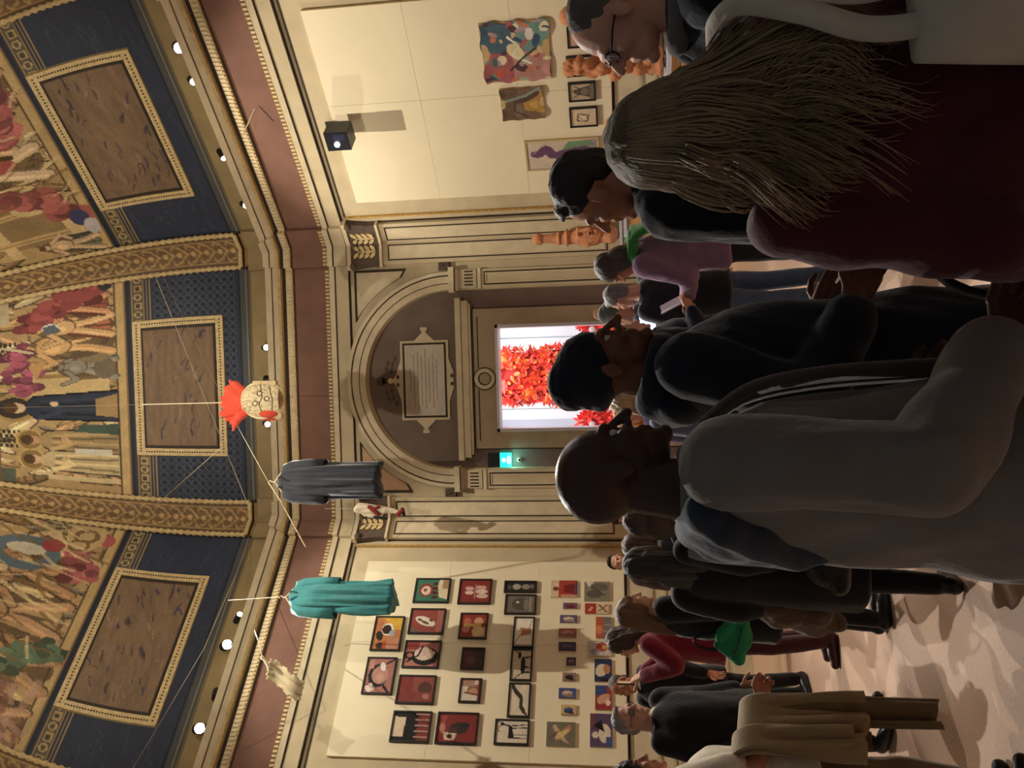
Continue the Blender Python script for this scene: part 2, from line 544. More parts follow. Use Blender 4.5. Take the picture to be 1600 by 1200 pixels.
# archivolt: rings of the painted-stone arch
def arc(r, n=NA): return [(r * math.cos(t), SPR + r * math.sin(t)) for t in np.linspace(0, PI, n)]
for r0, r1, w, m in ((1.33, 1.42, .05, M_STONE), (1.42, 1.432, .035, M_LINE), (1.432, 1.53, .065, M_STONE), (1.53, 1.55, .045, M_LINE), (1.55, 1.60, .085, M_STONE), (1.60, 1.615, .02, M_LINE)):
    bpart('archivolt_ring' if m is M_STONE else 'archivolt_line', ringstrip(arc(r0), arc(r1), AP - w, AP + .02), m)
# imposts, fluted blocks and slim pilasters below the arch
for s in (-1, 1):
    X = lambda a, b: (min(s * a, s * b), max(s * a, s * b))
    bpart('impost', join([box(*X(1.29, 1.66), AP - .12, AP, 3.95, 4.04), box(*X(1.32, 1.63), AP - .09, AP, 3.90, 3.95)]), M_STONE)
    bpart('impost_line', box(*X(1.295, 1.655), AP - .121, AP - .1, 3.945, 3.958), M_LINE)
    bpart('fluted_block', box(*X(1.345, 1.62), AP - .055, AP, 3.62, 3.90), M_PLASTER)
    for i in range(5):
        c = 1.383 + i * .049
        bpart('flute', box(*X(c, c + .022), AP - .058, AP - .05, 3.68, 3.81), M_LINE)
    bpart('block_moulding', box(*X(1.335, 1.63), AP - .07, AP, 3.565, 3.62), M_STONE)
    bpart('impost_line', box(*X(1.34, 1.625), AP - .071, AP - .06, 3.612, 3.624), M_LINE)
    bpart('slim_pilaster', box(*X(1.345, 1.62), AP - .05, AP, 0, 3.565), M_PLASTER)
    bpart('pilaster_frame', rectframe(*X(1.385, 1.585), .5, 3.52, .022, AP - .058, AP - .05), M_LINE)
    bpart('pilaster_frame', rectframe(*X(1.407, 1.563), .522, 3.498, .014, AP - .062, AP - .05), M_STONE)
    # carved scroll beside the impost
    sp = [(s * (1.70 + .075 * (1 - t / 16) * math.cos(t)), AP - .05, 4.10 + .085 * (1 - t / 16) * math.sin(t)) for t in np.linspace(0, 14, 50)]
    bpart('corner_scroll', join([tube(sp, .018, 6), box(s * 1.70 - .075, s * 1.70 + .075, AP - .035, AP, 4.02, 4.2)]), M_GRISAILLE, smooth=False)
# spandrel frames
for s in (-1, 1):
    tri = [(s * 1.60, 5.52)] + [(s * 1.66 * math.cos(t), SPR + 1.66 * math.sin(t)) for t in np.linspace(math.radians(27), math.radians(64), 12)][::1]
    pts = [(s * 1.60, 5.48), (s * 1.60, 4.82)]
    arcp = [(s * 1.70 * math.cos(t), SPR + 1.70 * math.sin(t)) for t in np.linspace(math.radians(26), math.radians(58), 14)]
    P0 = [(s * 1.68, 5.50)] + [(s * 1.68, 4.70)] + [(s * 1.72 * math.cos(t), SPR + 1.72 * math.sin(t)) for t in np.linspace(math.radians(25), math.radians(57), 14)] + [(s * .9, 5.50)]
    cen = np.mean(P0, axis=0)
    I0 = [tuple(np.array(p) + (cen - np.array(p)) * .10) for p in P0]
    bpart('spandrel_frame', ringstrip(P0, I0, AP - .018, AP, True), M_LINE)
    bpart('spandrel_field', prism(I0, AP - .012, AP), M_STONE if s > 0 else mat('spandrel_rosy', (186, 152, 122), .85, .1, 4, .1))
# plaque with scrolled frame and inscription
PY = yr
def tymplate(name, pts, w0, w1, m): return bpart(name, prism(pts, PY - w1, PY - w0), m)
pl = tymplate('plaque_scroll_frame', [(-.60, 4.12), (.60, 4.12), (.60, 4.86), (-.60, 4.86)], 0, .05, M_STONE)
bpart('plaque_scroll_frame', join([
    prism([(-.32, 4.86), (-.10, 4.93), (0, 5.00), (.10, 4.93), (.32, 4.86)], PY - .05, PY),
    prism([(-.32, 4.12), (-.12, 4.05), (.12, 4.05), (.32, 4.12)], PY - .05, PY),
    prism([(-.60, 4.34), (-.70, 4.44), (-.745, 4.47), (-.745, 4.51), (-.70, 4.54), (-.60, 4.64)], PY - .05, PY),
    prism([(.60, 4.34), (.70, 4.44), (.745, 4.47), (.745, 4.51), (.70, 4.54), (.60, 4.64)], PY - .05, PY),
    box(-.80, -.745, PY - .05, PY, 4.44, 4.54), box(.745, .80, PY - .05, PY, 4.44, 4.54),
    ell((0, PY - .04, 5.03), (.045, .04, .045))]), M_STONE)
for xx in (-.06, .06):
    for zz in (4.91, 4.075):
        bpart('plaque_curl', ell((xx, PY - .05, zz), (.03, .02, .025)), M_GRISAILLE, smooth=True)
bpart('plaque_recess_line', rectframe(-.565, .565, 4.155, 4.825, .03, PY - .056, PY - .05), M_LINE)
cvp = Canvas(150, 90, (198, 186, 168), 3)
for i, wd in enumerate((.30, .74, .80, .70, .78, .60, .76, .52)):
    yy = .86 - i * .095
    xx = .5 - wd / 2
    while xx < .5 + wd / 2:
        q = cvp.r.uniform(.02, .06); cvp.l([(xx, yy), (xx + q, yy)], .022, (128, 116, 104), .75); xx += q + .022
cvp.noise(.05)
canvas_obj('inscription_slab', cvp, lambda X, Y: np.stack([-.535 + 1.07 * X, np.full_like(X, PY - .054), 4.185 + .61 * Y], 1), wall_back)
# dark painted foliage above the plaque
fo = []
for s in (-1, 1):
    for j, (q, zz) in enumerate(((.10, 5.02), (.20, 5.0), (.29, 4.95), (.13, 5.10), (.22, 5.07))):
        fo.append(prism([(s * q, zz), (s * (q + .05), zz + .03), (s * (q + .11), zz - .01), (s * (q + .05), zz - .03)], PY - .016, PY - .01))
fo.append(prism(circ(.075, 0, 5.19, 10), PY - .016, PY - .01)); fo.append(prism([(-.03, 5.07), (.03, 5.07), (.05, 5.16), (-.05, 5.16)], PY - .016, PY - .01))
bpart('painted_foliage', join(fo), M_GRISAILLE)

# ---- other walls
wall_left = wall_slab('wall_left', 1)
wall_right = wall_slab('wall_right', -1)
wall_side_left = wall_slab('wall_side_left', 2)
wall_side_right = wall_slab('wall_side_right', -2)
WALLS = {0: wall_back, 1: wall_left, -1: wall_right, 2: wall_side_left, -2: wall_side_right}
PU = 1.745       # inner edge of the corner pilasters


def leaf_shape(cx, cz, L_, wd, ang):
    p = [(0, 0), (.35, .5), (.7, .42), (1, 0), (.7, -.42), (.35, -.5)]
    c, s = math.cos(ang), math.sin(ang)
    return [(cx + c * a * L_ - s * b * wd, cz + s * a * L_ + c * b * wd) for a, b in p]


def corner_pilaster(k, s, par):
    X = lambda a, b: (min(s * a, s * b), max(s * a, s * b))
    e = .07; um = (AP - e) * T8
    # shaft, mitred to the neighbour's at the corner
    pts = [(s * PU, AP - e), (s * um, AP - e), (s * AP * T8, AP), (s * PU, AP)]
    V = [(p[0], p[1], z) for z in (0, 5.06) for p in pts]
    mesh_obj('corner_pilaster', V, [[0, 1, 2, 3], [7, 6, 5, 4], [0, 4, 5, 1], [1, 5, 6, 2], [2, 6, 7, 3], [3, 7, 4, 0]], M_PLASTER, par)
    a, b = PU + .055, um - .035
    mesh_obj('pilaster_line', *rectframe(*X(a, b), 1.7, 4.95, .018, AP - e - .006, AP - e), M_LINE, par)
    mesh_obj('pilaster_panel', *box(*X(a + .03, b - .02), AP - e - .004, AP - e, 1.74, 4.92), M_STONE, par)
    # capital: dark bell with pale leaves
    cap = [(PU - .02, 5.06), (um + .0, 5.06), (um + .0, 5.14), (um + .0, 5.50), (PU - .06, 5.50), (PU - .02, 5.20)]
    V, Fc = prism([(s * p[0], p[1]) for p in cap], AP - e - .05, AP)
    mesh_obj('capital_bell', V, Fc, M_GRISAILLE, par)
    mesh_obj('capital_neck', *box(*X(PU - .035, um), AP - e - .06, AP, 5.03, 5.065), M_STONE, par)
    mesh_obj('capital_abacus', *join([box(*X(PU - .07, um), AP - e - .08, AP, 5.50, 5.56)]), M_STONE, par)
    yy = AP - e - .05
    lv = []
    m_ = (PU + um) / 2 + .03
    for j in range(4):
        zz = 5.12 + j * .085
        for q in (-1, 1):
            lv.append(prism([(s * p[0], p[1]) for p in leaf_shape(m_ + q * .008, zz, .125, .055, PI / 2 - q * .80)], yy - .022, yy))
    lv.append(prism([(s * p[0], p[1]) for p in leaf_shape(m_, 5.10, .30, .035, PI / 2)], yy - .016, yy))
    mesh_obj('capital_leaves', *join(lv), M_GOLD, par)
    mesh_obj('capital_volute', *ell((s * (PU - .02), yy - .01, 5.47), (.06, .05, .05)), M_GRISAILLE, par, True)
    mesh_obj('capital_volute', *ell((s * um, yy - .015, 5.47), (.045, .04, .05)), M_GRISAILLE, par, True)


for k in (0, 1, -1, 2, -2):
    for s in (-1, 1):
        corner_pilaster(k, s, WALLS[k])


# ---- entablature bands, broken forward over the pilasters
def band(k, prof, name, m, par, smooth=False):
    """prof: closed list of (w, z) points, swept along the face in three segments"""
    segs = [(-1, .07, 'c', -PU), (0, 0, -PU, PU), (1, .07, PU, 'c')]
    parts = []
    for sg, e, u0, u1 in segs:
        V = []; n = len(prof)
        for end in (u0, u1):
            for w, z in prof:
                ww = w + e if w > 0.005 else w
                u = sg * (AP - ww) * T8 if end == 'c' else end
                V.append((u, AP - ww, z))
        Fc = [list(range(n)), list(range(2 * n - 1, n - 1, -1))] + [[i, i + n, (i + 1) % n + n, (i + 1) % n] for i in range(n)]
        parts.append((np.array(V), Fc))
    return mesh_obj(name, *join(parts), m, par, smooth)


ceiling_holder = None


def entablature(k, par):
    B = lambda w0, w1, z0, z1: [(0, z0), (w0, z0), (w1, z1), (0, z1)]
    band(k, B(.05, .05, 5.57, 5.775), 'architrave', M_PLASTER, par)
    band(k, B(.055, .055, 5.565, 5.58), 'architrave_line', M_LINE, par)
    band(k, B(.06, .06, 5.775, 5.79), 'architrave_line', M_LINE, par)
    band(k, B(.08, .09, 5.79, 5.865), 'architrave_fillet', M_STONE, par)
    band(k, B(.07, .07, 5.865, 5.94), 'leaf_band', mat('leaf_band_brown', (128, 100, 78), .85, .25, 40, .3), par)
    band(k, B(.05, .05, 5.94, 6.435), 'frieze', M_FRIEZE, par)
    band(k, B(.06, .06, 6.42, 6.44), 'frieze_line', M_LINE, par)
    band(k, B(.10, .10, 6.44, 6.545), 'dentil_bed', M_GOLD, par)
    band(k, B(.085, .085, 6.545, 6.60), 'cornice_gap', M_DARKGAP, par)
    band(k, B(.17, .21, 6.60, 6.625), 'cornice_fillet', M_GOLD, par)
    band(k, B(.20, .26, 6.625, 6.685), 'cornice_lower', M_STONE, par)
    band(k, B(.22, .22, 6.685, 6.70), 'cornice_gap', M_LINE, par)
    band(k, B(.28, .34, 6.70, 6.765), 'cornice_upper', M_STONE, par)
    band(k, B(.012, .012, 6.765, 7.14), 'attic_band', M_OLIVE, par)
    # dentils and leaf teeth, one piece of geometry per face (each a few pixels)
    d = []; t = []
    for u in np.arange(-1.70, 1.70, .056):
        d.append(box(u, u + .032, AP - .118, AP - .09, 6.455, 6.53)); t.append(box(u, u + .03, AP - .085, AP - .06, 5.875, 5.93))
    for s in (-1, 1):
        for u in np.arange(1.76, 2.02, .056):
            a, b = min(s * u, s * (u + .032)), max(s * u, s * (u + .032))
            d.append(box(a, b, AP - .188, AP - .15, 6.455, 6.53)); t.append(box(a, b, AP - .155, AP - .13, 5.875, 5.93))
    tag(mesh_obj('dentils', *join(d), M_STONE, par), kind='stuff')
    tag(mesh_obj('leaf_teeth', *join(t), M_GOLD, par), kind='stuff')


for k in (0, 1, -1, 2, -2):
    entablature(k, WALLS[k])

# ---- exhibition boards, dado and trim on the two side walls
def side_wall(k, par):
    for z0, z1, name in ((1.545, 1.575, 'dado_line'),):
        mesh_obj(name, *box(-1.70, 1.70, AP - .012, AP, z0, z1), M_LINE, par)
    mesh_obj('dado_field', *box(-1.70, 1.70, AP - .008, AP, .3, 1.54), M_STONE, par)
    for z in (1.20, 1.02, .96):
        mesh_obj('dado_moulding', *box(-1.68, 1.68, AP - .03, AP, z, z + .035), M_PLASTER, par)
    mesh_obj('skirting', *box(-1.74, 1.74, AP - .05, AP, 0, .24), M_STONE, par)
    # painted border around the field: dark line above, gilt lines at the sides
    mesh_obj('field_line', *box(-1.64, 1.64, AP - .01, AP, 5.50, 5.518), M_LINE, par)
    for s in (-1, 1):
        mesh_obj('gilt_moulding', *box(s * 1.635 - .015, s * 1.635 + .015, AP - .03, AP, 1.58, 5.50), M_GILT, par)
        mesh_obj('field_line', *box(s * 1.735 - .008, s * 1.735 + .008, AP - .02, AP, 1.58, 5.50), M_LINE, par)
    # boards
    us = [-1.37, .12, 1.36]; zs = [1.58, 2.75, 4.02, 5.25]
    for i in range(2):
        for j in range(3):
            mesh_obj('exhibition_board', *box(us[i] + .0015, us[i + 1] - .0015, AP - .05, AP, zs[j] + .0015, zs[j + 1] - .0015), M_BOARD, par)


side_wall(1, wall_left); side_wall(-1, wall_right)

# ================================================================== dome
BZ, BH = 7.14, 4.4
NR = 0.87


def dome(n, t, off=0.0):
    """point of the cloister vault (back-face frame): n across the face -1..1, t up the curve; off = inwards"""
    d = AP * np.cos(t); z = BZ + BH * np.sin(t)
    nd, nz = BH * np.cos(t), AP * np.sin(t); L_ = np.hypot(nd, nz)
    d2 = d - off * nd / L_; z2 = z - off * nz / L_
    return np.stack([n * d2 * T8, d2, z2], -1)


ceiling = None
shell = []
for k in range(8):
    ts = np.linspace(0, 1.5, 24)
    P = np.stack([dome(np.array([-1.0, 1.0]), np.full(2, t), -.03) for t in ts]).reshape(-1, 3)
    Fq = [[2 * i, 2 * i + 1, 2 * i + 3, 2 * i + 2] for i in range(23)]
    shell.append((P @ rotz(math.radians(45 * k)).T, Fq))
ceiling = tag(mesh_obj('ceiling', *join(shell), mat('dome_umber', (140, 108, 66), .85, .3, 3, .2)), kind='structure')


def chold(k):
    """a dome face is a part of the ceiling; its panels are sub-parts of it"""
    ts = np.linspace(0, 1.5, 24)
    P = np.stack([dome(np.array([-.999, .999]), np.full(2, t), -.012) for t in ts]).reshape(-1, 3)
    return mesh_obj('dome_segment', P, [[2 * i, 2 * i + 1, 2 * i + 3, 2 * i + 2] for i in range(23)], mat('dome_ochre', (150, 118, 72), .85, .25, 3, .2), ceiling, True, math.radians(45 * k))


SKIN = [(216, 176, 124), (200, 150, 98), (226, 190, 140), (188, 138, 88)]


def robed(c, x, y, h, robe, skin=None, halo=False, turn=0.0, asp=1.0):
    """a generic standing painted figure, feet at (x, y)"""
    skin = skin or SKIN[0]; w = h * .30 * asp * 2.3
    c.p([(x - w * .56, y - .004), (x + w * .62, y - .004), (x + w * .48 + turn * h, y + h * .73), (x + turn * h, y + h * .86), (x - w * .48 + turn * h, y + h * .71)], tuple(int(v * .35) for v in robe))
    dk = tuple(int(v * .62) for v in robe); lt = tuple(min(255, int(v * 1.22)) for v in robe)
    if halo: c.e(x + turn * h, y + h * .90, w * .52, h * .135, (206, 168, 84)); c.e(x + turn * h, y + h * .90, w * .44, h * .112, (150, 116, 60))
    c.p([(x - w * .5, y), (x + w * .55, y), (x + w * .42 + turn * h, y + h * .72), (x + turn * h + w * .15, y + h * .82), (x + turn * h - w * .15, y + h * .82), (x - w * .42 + turn * h, y + h * .70)], robe)
    for q in (-.32, -.1, .14, .34):
        c.l([(x + q * w * 1.05, y + .02 * h), (x + q * w * .7 + turn * h, y + h * .66)], w * .09, dk if q in (-.32, .14) else lt, .8)
    c.l([(x - w * .4 + turn * h, y + h * .68), (x - w * .15, y + h * .5), (x + w * .1, y + h * .56)], w * .17, lt)
    c.e(x + w * .14, y + h * .56, w * .10, h * .035, skin)
    c.e(x + turn * h, y + h * .885, w * .21, h * .085, skin); c.e(x + turn * h, y + h * .925, w * .23, h * .06, (92, 60, 34))
    c.l([(x - w * .1 + turn * h, y + h * .885), (x + w * .1 + turn * h, y + h * .885)], h * .012, (120, 80, 50))


def limb(c, x, y, h, skin, lean=0.0, asp=1.0, drape=None):
    """a generic draped figure seen in movement"""
    w = h * .26 * asp * 1.9; dk = tuple(int(v * .58) for v in skin); lt = tuple(min(255, int(v * 1.15)) for v in skin)
    c.e(x + lean * h * .5, y + h * .45, w * .85, h * .48, (92, 68, 40), -lean, .7)
    if drape:
        c.p([(x - w * 1.0, y + h * .03), (x + w * 1.0, y), (x + w * .8 + lean * h, y + h * .55), (x - w * .5 + lean * h, y + h * .64)], tuple(int(v * .6) for v in drape))
        for q in (-.6, -.2, .2, .6): c.p([(x + (q - .18) * w, y + h * .02), (x + (q + .14) * w, y + h * .02), (x + q * w * .6 + lean * h * .7, y + h * .58)], drape)
    for q in (-.38, .34):
        for cc, ww, o_ in ((dk, .46, .05), (skin, .38, 0), (lt, .12, -.06)):
            c.l([(x + (q * 1.7 + o_) * w, y + h * .02), (x + (q * .9 + o_) * w, y + h * .27), (x + lean * h * .5 + (q * .4 + o_) * w, y + h * .5)], w * ww, cc)
    for cc, sc_, o_ in ((dk, 1.12, .04), (skin, 1.0, 0), (lt, .45, -.12)):
        c.e(x + lean * h * .75 + o_ * w, y + h * .64, w * .48 * sc_, h * .18 * sc_, cc)
    for sg in (-1, 1):
        P_ = [(x + lean * h + sg * w * .36, y + h * .77), (x + lean * h + sg * w * .95, y + h * (.62 if sg < 0 else .58)), (x + lean * h + (-w * 1.25 if sg < 0 else w * .45), y + h * (.82 if sg < 0 else .45))]
        c.l(P_, w * .30, dk); c.l(P_, w * .22, skin)
    c.e(x + lean * h * 1.1, y + h * .90, w * .28, h * .092, dk); c.e(x + lean * h * 1.1, y + h * .90, w * .24, h * .08, skin); c.e(x + lean * h * 1.1, y + h * .945, w * .27, h * .052, (104, 72, 42))


def garland(c, pts, col, n=46, r=.022, asp=1.0):
    P = np.array(pts); L_ = len(P) - 1
    for i in range(n):
        q = i / n * L_; j = int(q); p = P[j] + (P[min(j + 1, L_)] - P[j]) * (q - j) + c.r.normal(size=2) * .018
        f = c.r.uniform(.7, 1.25); c.e(p[0], p[1], r * f, r * f * asp, tuple(np.clip(np.array(col) * c.r.uniform(.7, 1.3), 0, 255)))


def fresco_canvas(k):
    c = Canvas(214, 186, (190, 154, 94), 20 + k, .57 / 1.07)     # x: 0..1 across the clear width, y: t .43 -> 1.5
    G = (198, 160, 92); A = .52
    # y scale: .39 of canvas height is the part below the picture edge
    for i in range(150):       # crowd of drapery and limbs behind the main figures
        x, y = c.r.random(), c.r.uniform(.02, .5); q = c.r.uniform(.02, .06); a = c.r.uniform(-.9, .9) + PI / 2
        b = np.array([(176, 138, 80), (214, 178, 112), (140, 108, 66), (220, 192, 136), (130, 118, 92), (198, 150, 96)][c.r.integers(6)])
        c.e(x, y, q * 1.25, q * .38, tuple(b * .5), a); c.e(x + .004, y, q * 1.15, q * .30, tuple(b), a); c.e(x + .008, y + .004, q * .8, q * .10, tuple(np.minimum(b * 1.25, 255)), a)
    c.strokes(150, [(110, 82, 46), (206, 170, 108), (92, 70, 44)], .06, .007, al=.6)
    c.rect(0, 1, 0, .022, (206, 170, 104)); c.rect(0, 1, .022, .03, (110, 84, 50))
    if k == 0:
        c.rect(.0, 1, .335, .39, (120, 96, 56)); c.rect(0, 1, .36, .37, (200, 170, 110))
        for q in (.26, .72):
            for i in range(4):
                for j in range(5): c.rect(q - .05 + i * .025, q - .03 + i * .025, .292 + j * .012 - (i % 2) * .006, .299 + j * .012 - (i % 2) * .006, (60, 56, 44))
        c.rect(.40, .60, .05, .29, (214, 180, 112)); c.rect(.415, .44, .06, .24, (170, 132, 70)); c.rect(.565, .585, .06, .24, (170, 132, 70))
        c.e(.42, .30, .07, .055, (176, 140, 76)); c.e(.42, .30, .055, .042, (60, 52, 46))
        robed(c, .42, .03, .30, (44, 54, 74), SKIN[2], False, 0, .62)
        c.p([(.37, .03), (.48, .03), (.455, .09), (.38, .09)], (178, 140, 82))
        robed(c, .155, .03, .255, (206, 180, 120), SKIN[0], True, .0, .62)
        robed(c, .255, .03, .26, (170, 140, 86), SKIN[1], True, .0, .6)
        c.p([(.29, .03), (.34, .03), (.335, .13), (.30, .15)], (64, 92, 72)); c.p([(.19, .05), (.22, .05), (.22, .15), (.195, .15)], (214, 206, 180))
        c.rect(.06, .085, .03, .22, (218, 190, 128)); c.rect(.03, .05, .03, .22, (190, 150, 90))
        limb(c, .60, .03, .17, (150, 140, 120), .1, .8); c.e(.60, .06, .05, .03, (120, 104, 80)); c.e(.66, .09, .03, .045, (146, 122, 84))
        limb(c, .73, .035, .25, (224, 170, 102), -.06, .66); limb(c, .80, .035, .22, (228, 176, 112), .05, .66, (196, 110, 66)); limb(c, .90, .045, .20, (218, 150, 96), .04, .62, (176, 84, 58))
        garland(c, [(.84, .25), (.90, .22), (.95, .15), (.97, .08)], (146, 62, 60), 46, .026); c.e(.985, .05, .03, .02, (54, 56, 64))
        c.e(.815, .20, .02, .022, (214, 214, 206)); c.p([(.79, .17), (.83, .19), (.82, .22), (.78, .21)], (96, 104, 116))
        garland(c, [(.50, .27), (.55, .285), (.62, .265), (.68, .29), (.73, .275)], (164, 72, 96), 50, .017)
        c.l([(.70, .25), (.74, .32)], .012, (210, 196, 150)); c.p([(.56, .24), (.66, .21), (.63, .26)], (206, 150, 84))
        c.rect(.02, .10, .30, .335, (90, 100, 80)); c.rect(.86, .98, .30, .335, (196, 176, 130))
        c.strokes(70, [(120, 130, 110), (214, 210, 190), (90, 80, 54)], .05, .01, (0, 1, .36, .5), .6)
    elif k == 1:
        for x, y, hh, le, dr in ((.10, .03, .22, .05, (150, 110, 60)), (.30, .02, .27, .16, None), (.52, .05, .30, -.1, (190, 150, 90)), (.70, .06, .26, .18, (140, 110, 66)), (.86, .03, .26, -.08, (176, 140, 84)), (.40, .22, .28, .1, (200, 168, 110)), (.64, .25, .26, -.16, None)):
            limb(c, x, y, hh, SKIN[int(x * 10) % 4], le, .75, dr)
        c.ring(.80, .22, .05, .09, (92, 116, 128)); c.e(.82, .22, .03, .05, (206, 196, 166)); c.p([(.66, .25), (.78, .31), (.74, .34), (.63, .29)], (70, 92, 110))
        garland(c, [(.88, .10), (.82, .09), (.77, .07), (.70, .05)], (164, 78, 78), 24, .022); c.e(.86, .16, .035, .03, (172, 60, 66)); c.e(.92, .03, .03, .02, (190, 80, 80))
        garland(c, [(.42, .03), (.36, .07), (.34, .12), (.28, .14)], (92, 116, 84), 40, .02)
        c.e(.93, .09, .08, .05, (196, 164, 104)); c.ring(.93, .09, .02, .035, (130, 96, 54)); c.ring(.88, .10, .02, .03, (130, 96, 54))
        c.rect(0, .10, .06, .20, (170, 122, 92)); c.strokes(50, [(146, 92, 74), (196, 150, 118)], .12, .02, (0, .22, .02, .3), .6, .5)
        c.strokes(60, [(226, 196, 136), (140, 104, 54)], .16, .010, (.2, .95, .0, .36), .7, 1.2)
    else:
        c.rect(.10, .32, .06, .36, (156, 124, 76)); c.p([(.02, .03), (.30, .06), (.30, .10), (.02, .07)], (220, 190, 124)); c.p([(.05, .22), (.40, .26), (.40, .285), (.05, .25)], (214, 182, 118))
        for x in (.12, .26): c.rect(x, x + .03, .08, .30, (206, 170, 104)); c.rect(x + .01, x + .015, .08, .30, (150, 112, 60))
        c.ring(.30, .14, .025, .05, (214, 184, 118)); c.e(.30, .14, .02, .02, (150, 112, 64))
        limb(c, .48, .05, .28, SKIN[2], .12, .75); limb(c, .62, .10, .27, SKIN[0], -.15, .75, (150, 108, 60)); limb(c, .80, .03, .22, SKIN[1], .1, .7); limb(c, .90, .12, .24, SKIN[3], -.1, .7); limb(c, .06, .02, .16, SKIN[0], .1, .7, (120, 128, 100))
        garland(c, [(.22, .06), (.30, .10), (.34, .16), (.33, .22)], (170, 84, 76), 40, .03); garland(c, [(.60, .12), (.68, .09), (.78, .08)], (170, 84, 80), 34, .026)
        c.e(.71, .21, .07, .045, (184, 72, 66), .4); c.e(.50, .16, .03, .05, (190, 80, 70)); c.e(.19, .04, .04, .025, (62, 66, 112)); c.e(.14, .02, .04, .02, (190, 182, 190))
        c.e(.42, .25, .05, .05, (96, 110, 110)); c.ring(.44, .24, .02, .035, (206, 200, 176)); c.p([(.78, .10), (.83, .06), (.86, .09), (.81, .13)], (226, 184, 74))
        c.strokes(60, [(226, 196, 136), (140, 104, 54)], .13, .010, (.3, 1, .0, .36), .7, 1.9)
    c.rect(0, 1, .50, .53, (60, 52, 44)); c.rect(0, 1, .53, .56, (200, 166, 98))
    c.noise(.10, 9)
    return c


def blue_canvas(k):
    c = Canvas(210, 130, (52, 59, 76), 40 + k)
    c.rect(0, 1, 0, .10, (78, 82, 84)); c.rect(0, 1, .10, .115, (40, 44, 52)); c.rect(0, 1, .045, .055, (150, 134, 100)); c.rect(0, 1, 0, .02, (120, 104, 74))
    # dotted pattern
    if k == 0:
        for i in range(30):
            for j in range(11):
                c.e(.016 + i * .0333, .17 + j * .058, .010, .017, (38, 44, 62)); c.ring(.016 + i * .0333, .17 + j * .058, .011, .0145, (82, 90, 104), .55)
    else:
        c.strokes(90, [(70, 80, 100), (48, 54, 70)], .12, .012, (0, 1, .12, .78), .4, 0)
        c.strokes(60, [(84, 90, 102)], .02, .004, (0, .45, .3, .8), .6)
    # stripes and the chain of circles and squares above
    for y, hh, col in ((.80, .008, (176, 150, 100)), (.82, .008, (150, 128, 88)), (.845, .008, (160, 136, 92)), (.93, .012, (170, 140, 88)), (.955, .02, (44, 46, 52)), (.985, .015, (150, 120, 74))):
        c.rect(0, 1, y, y + hh, col)
    c.rect(0, 1, .853, .93, (92, 88, 78))
    for i in range(26):
        x = .02 + i * .0385
        if i % 2: c.ring(x, .892, .010, .0155, (188, 164, 112), .55)
        else: c.rect(x - .015, x + .015, .865, .919, (180, 154, 104)); c.rect(x - .009, x + .009, .876, .908, (70, 68, 62))
    c.noise(.07, 5)
    return c


def feather_canvas(k):
    c = Canvas(120, 84, (134, 106, 78), 60 + k)
    c.strokes(70, [(150, 120, 88), (118, 92, 68)], .3, .05, al=.25, ang=.4)
    c.strokes(46 if k else 34, [(84, 66, 84), (70, 62, 92), (92, 70, 58), (160, 134, 104), (60, 58, 70)], .085, .022, (.05, .95, .06, .94), .75, -.5 if k < 1 else .6)
    c.noise(.09, 6); c.rect(0, 1, 0, .03, (60, 50, 40)); c.rect(0, 1, .97, 1, (60, 50, 40)); c.rect(0, .022, 0, 1, (60, 50, 40)); c.rect(.978, 1, 0, 1, (60, 50, 40))
    return c


FN, FT0, FT1 = .525, .105, .405
for k in (0, 1, -1):
    seg = chold(k)
    canvas_obj('blue_field', blue_canvas(k), lambda X, Y: dome((X * 2 - 1) * NR, Y * .43, .002), seg, desat=0)
    canvas_obj('fresco', fresco_canvas(k), lambda X, Y: dome((X * 2 - 1) * NR, .43 + Y * .57, .004), seg, desat=.26)
    canvas_obj('feather_panel', feather_canvas(k), lambda X, Y: dome((X * 2 - 1) * (FN - .06), FT0 + .03 + Y * (FT1 - FT0 - .055), .03), seg)
    # dotted gilt frame round the feather panel, raised
    fr = []; N = 10
    def strip_(n0, n1, t0, t1, w):
        nn = np.linspace(n0, n1, N); tt = np.linspace(t0, t1, N); A_, B_ = np.meshgrid(nn, tt)
        top = dome(A_.ravel(), B_.ravel(), w)
        idx = np.arange(N * N).reshape(N, N)
        Fq = np.stack([idx[:-1, :-1], idx[:-1, 1:], idx[1:, 1:], idx[1:, :-1]], -1).reshape(-1, 4)
        edge = list(idx[0]) + list(idx[1:, -1]) + list(idx[-1, -2::-1]) + list(idx[-2:0:-1, 0])
        bot = dome(A_.ravel(), B_.ravel(), .0)[edge]; m0 = N * N
        ring_ = [[edge[i], edge[(i + 1) % len(edge)], m0 + (i + 1) % len(edge), m0 + i] for i in range(len(edge))]
        return np.vstack([top, bot]), Fq.tolist() + ring_
    gb, gt = .055, .026
    for a in ((-FN, FN, FT0, FT0 + gt), (-FN, FN, FT1 - gt, FT1), (-FN, -FN + gb, FT0 + gt, FT1 - gt), (FN - gb, FN, FT0 + gt, FT1 - gt)):
        mesh_obj('gilt_frame', *strip_(*a, .045), M_GOLD, seg)
    dots = []
    for n_ in np.linspace(-FN + .03, FN - .03, 44):
        for t_ in (FT0 + gt / 2, FT1 - gt / 2):
            p = dome(np.array([n_]), np.array([t_]), .046)[0]; dots.append(ell(p, (.013, .013, .013), 6, 4))
    for t_ in np.linspace(FT0 + .03, FT1 - .03, 30):
        for n_ in (-FN + gb / 2, FN - gb / 2):
            p = dome(np.array([n_]), np.array([t_]), .046)[0]; dots.append(ell(p, (.013, .013, .013), 6, 4))
    tag(mesh_obj('frame_dots', *join(dots), M_GRISAILLE, seg), kind='stuff')


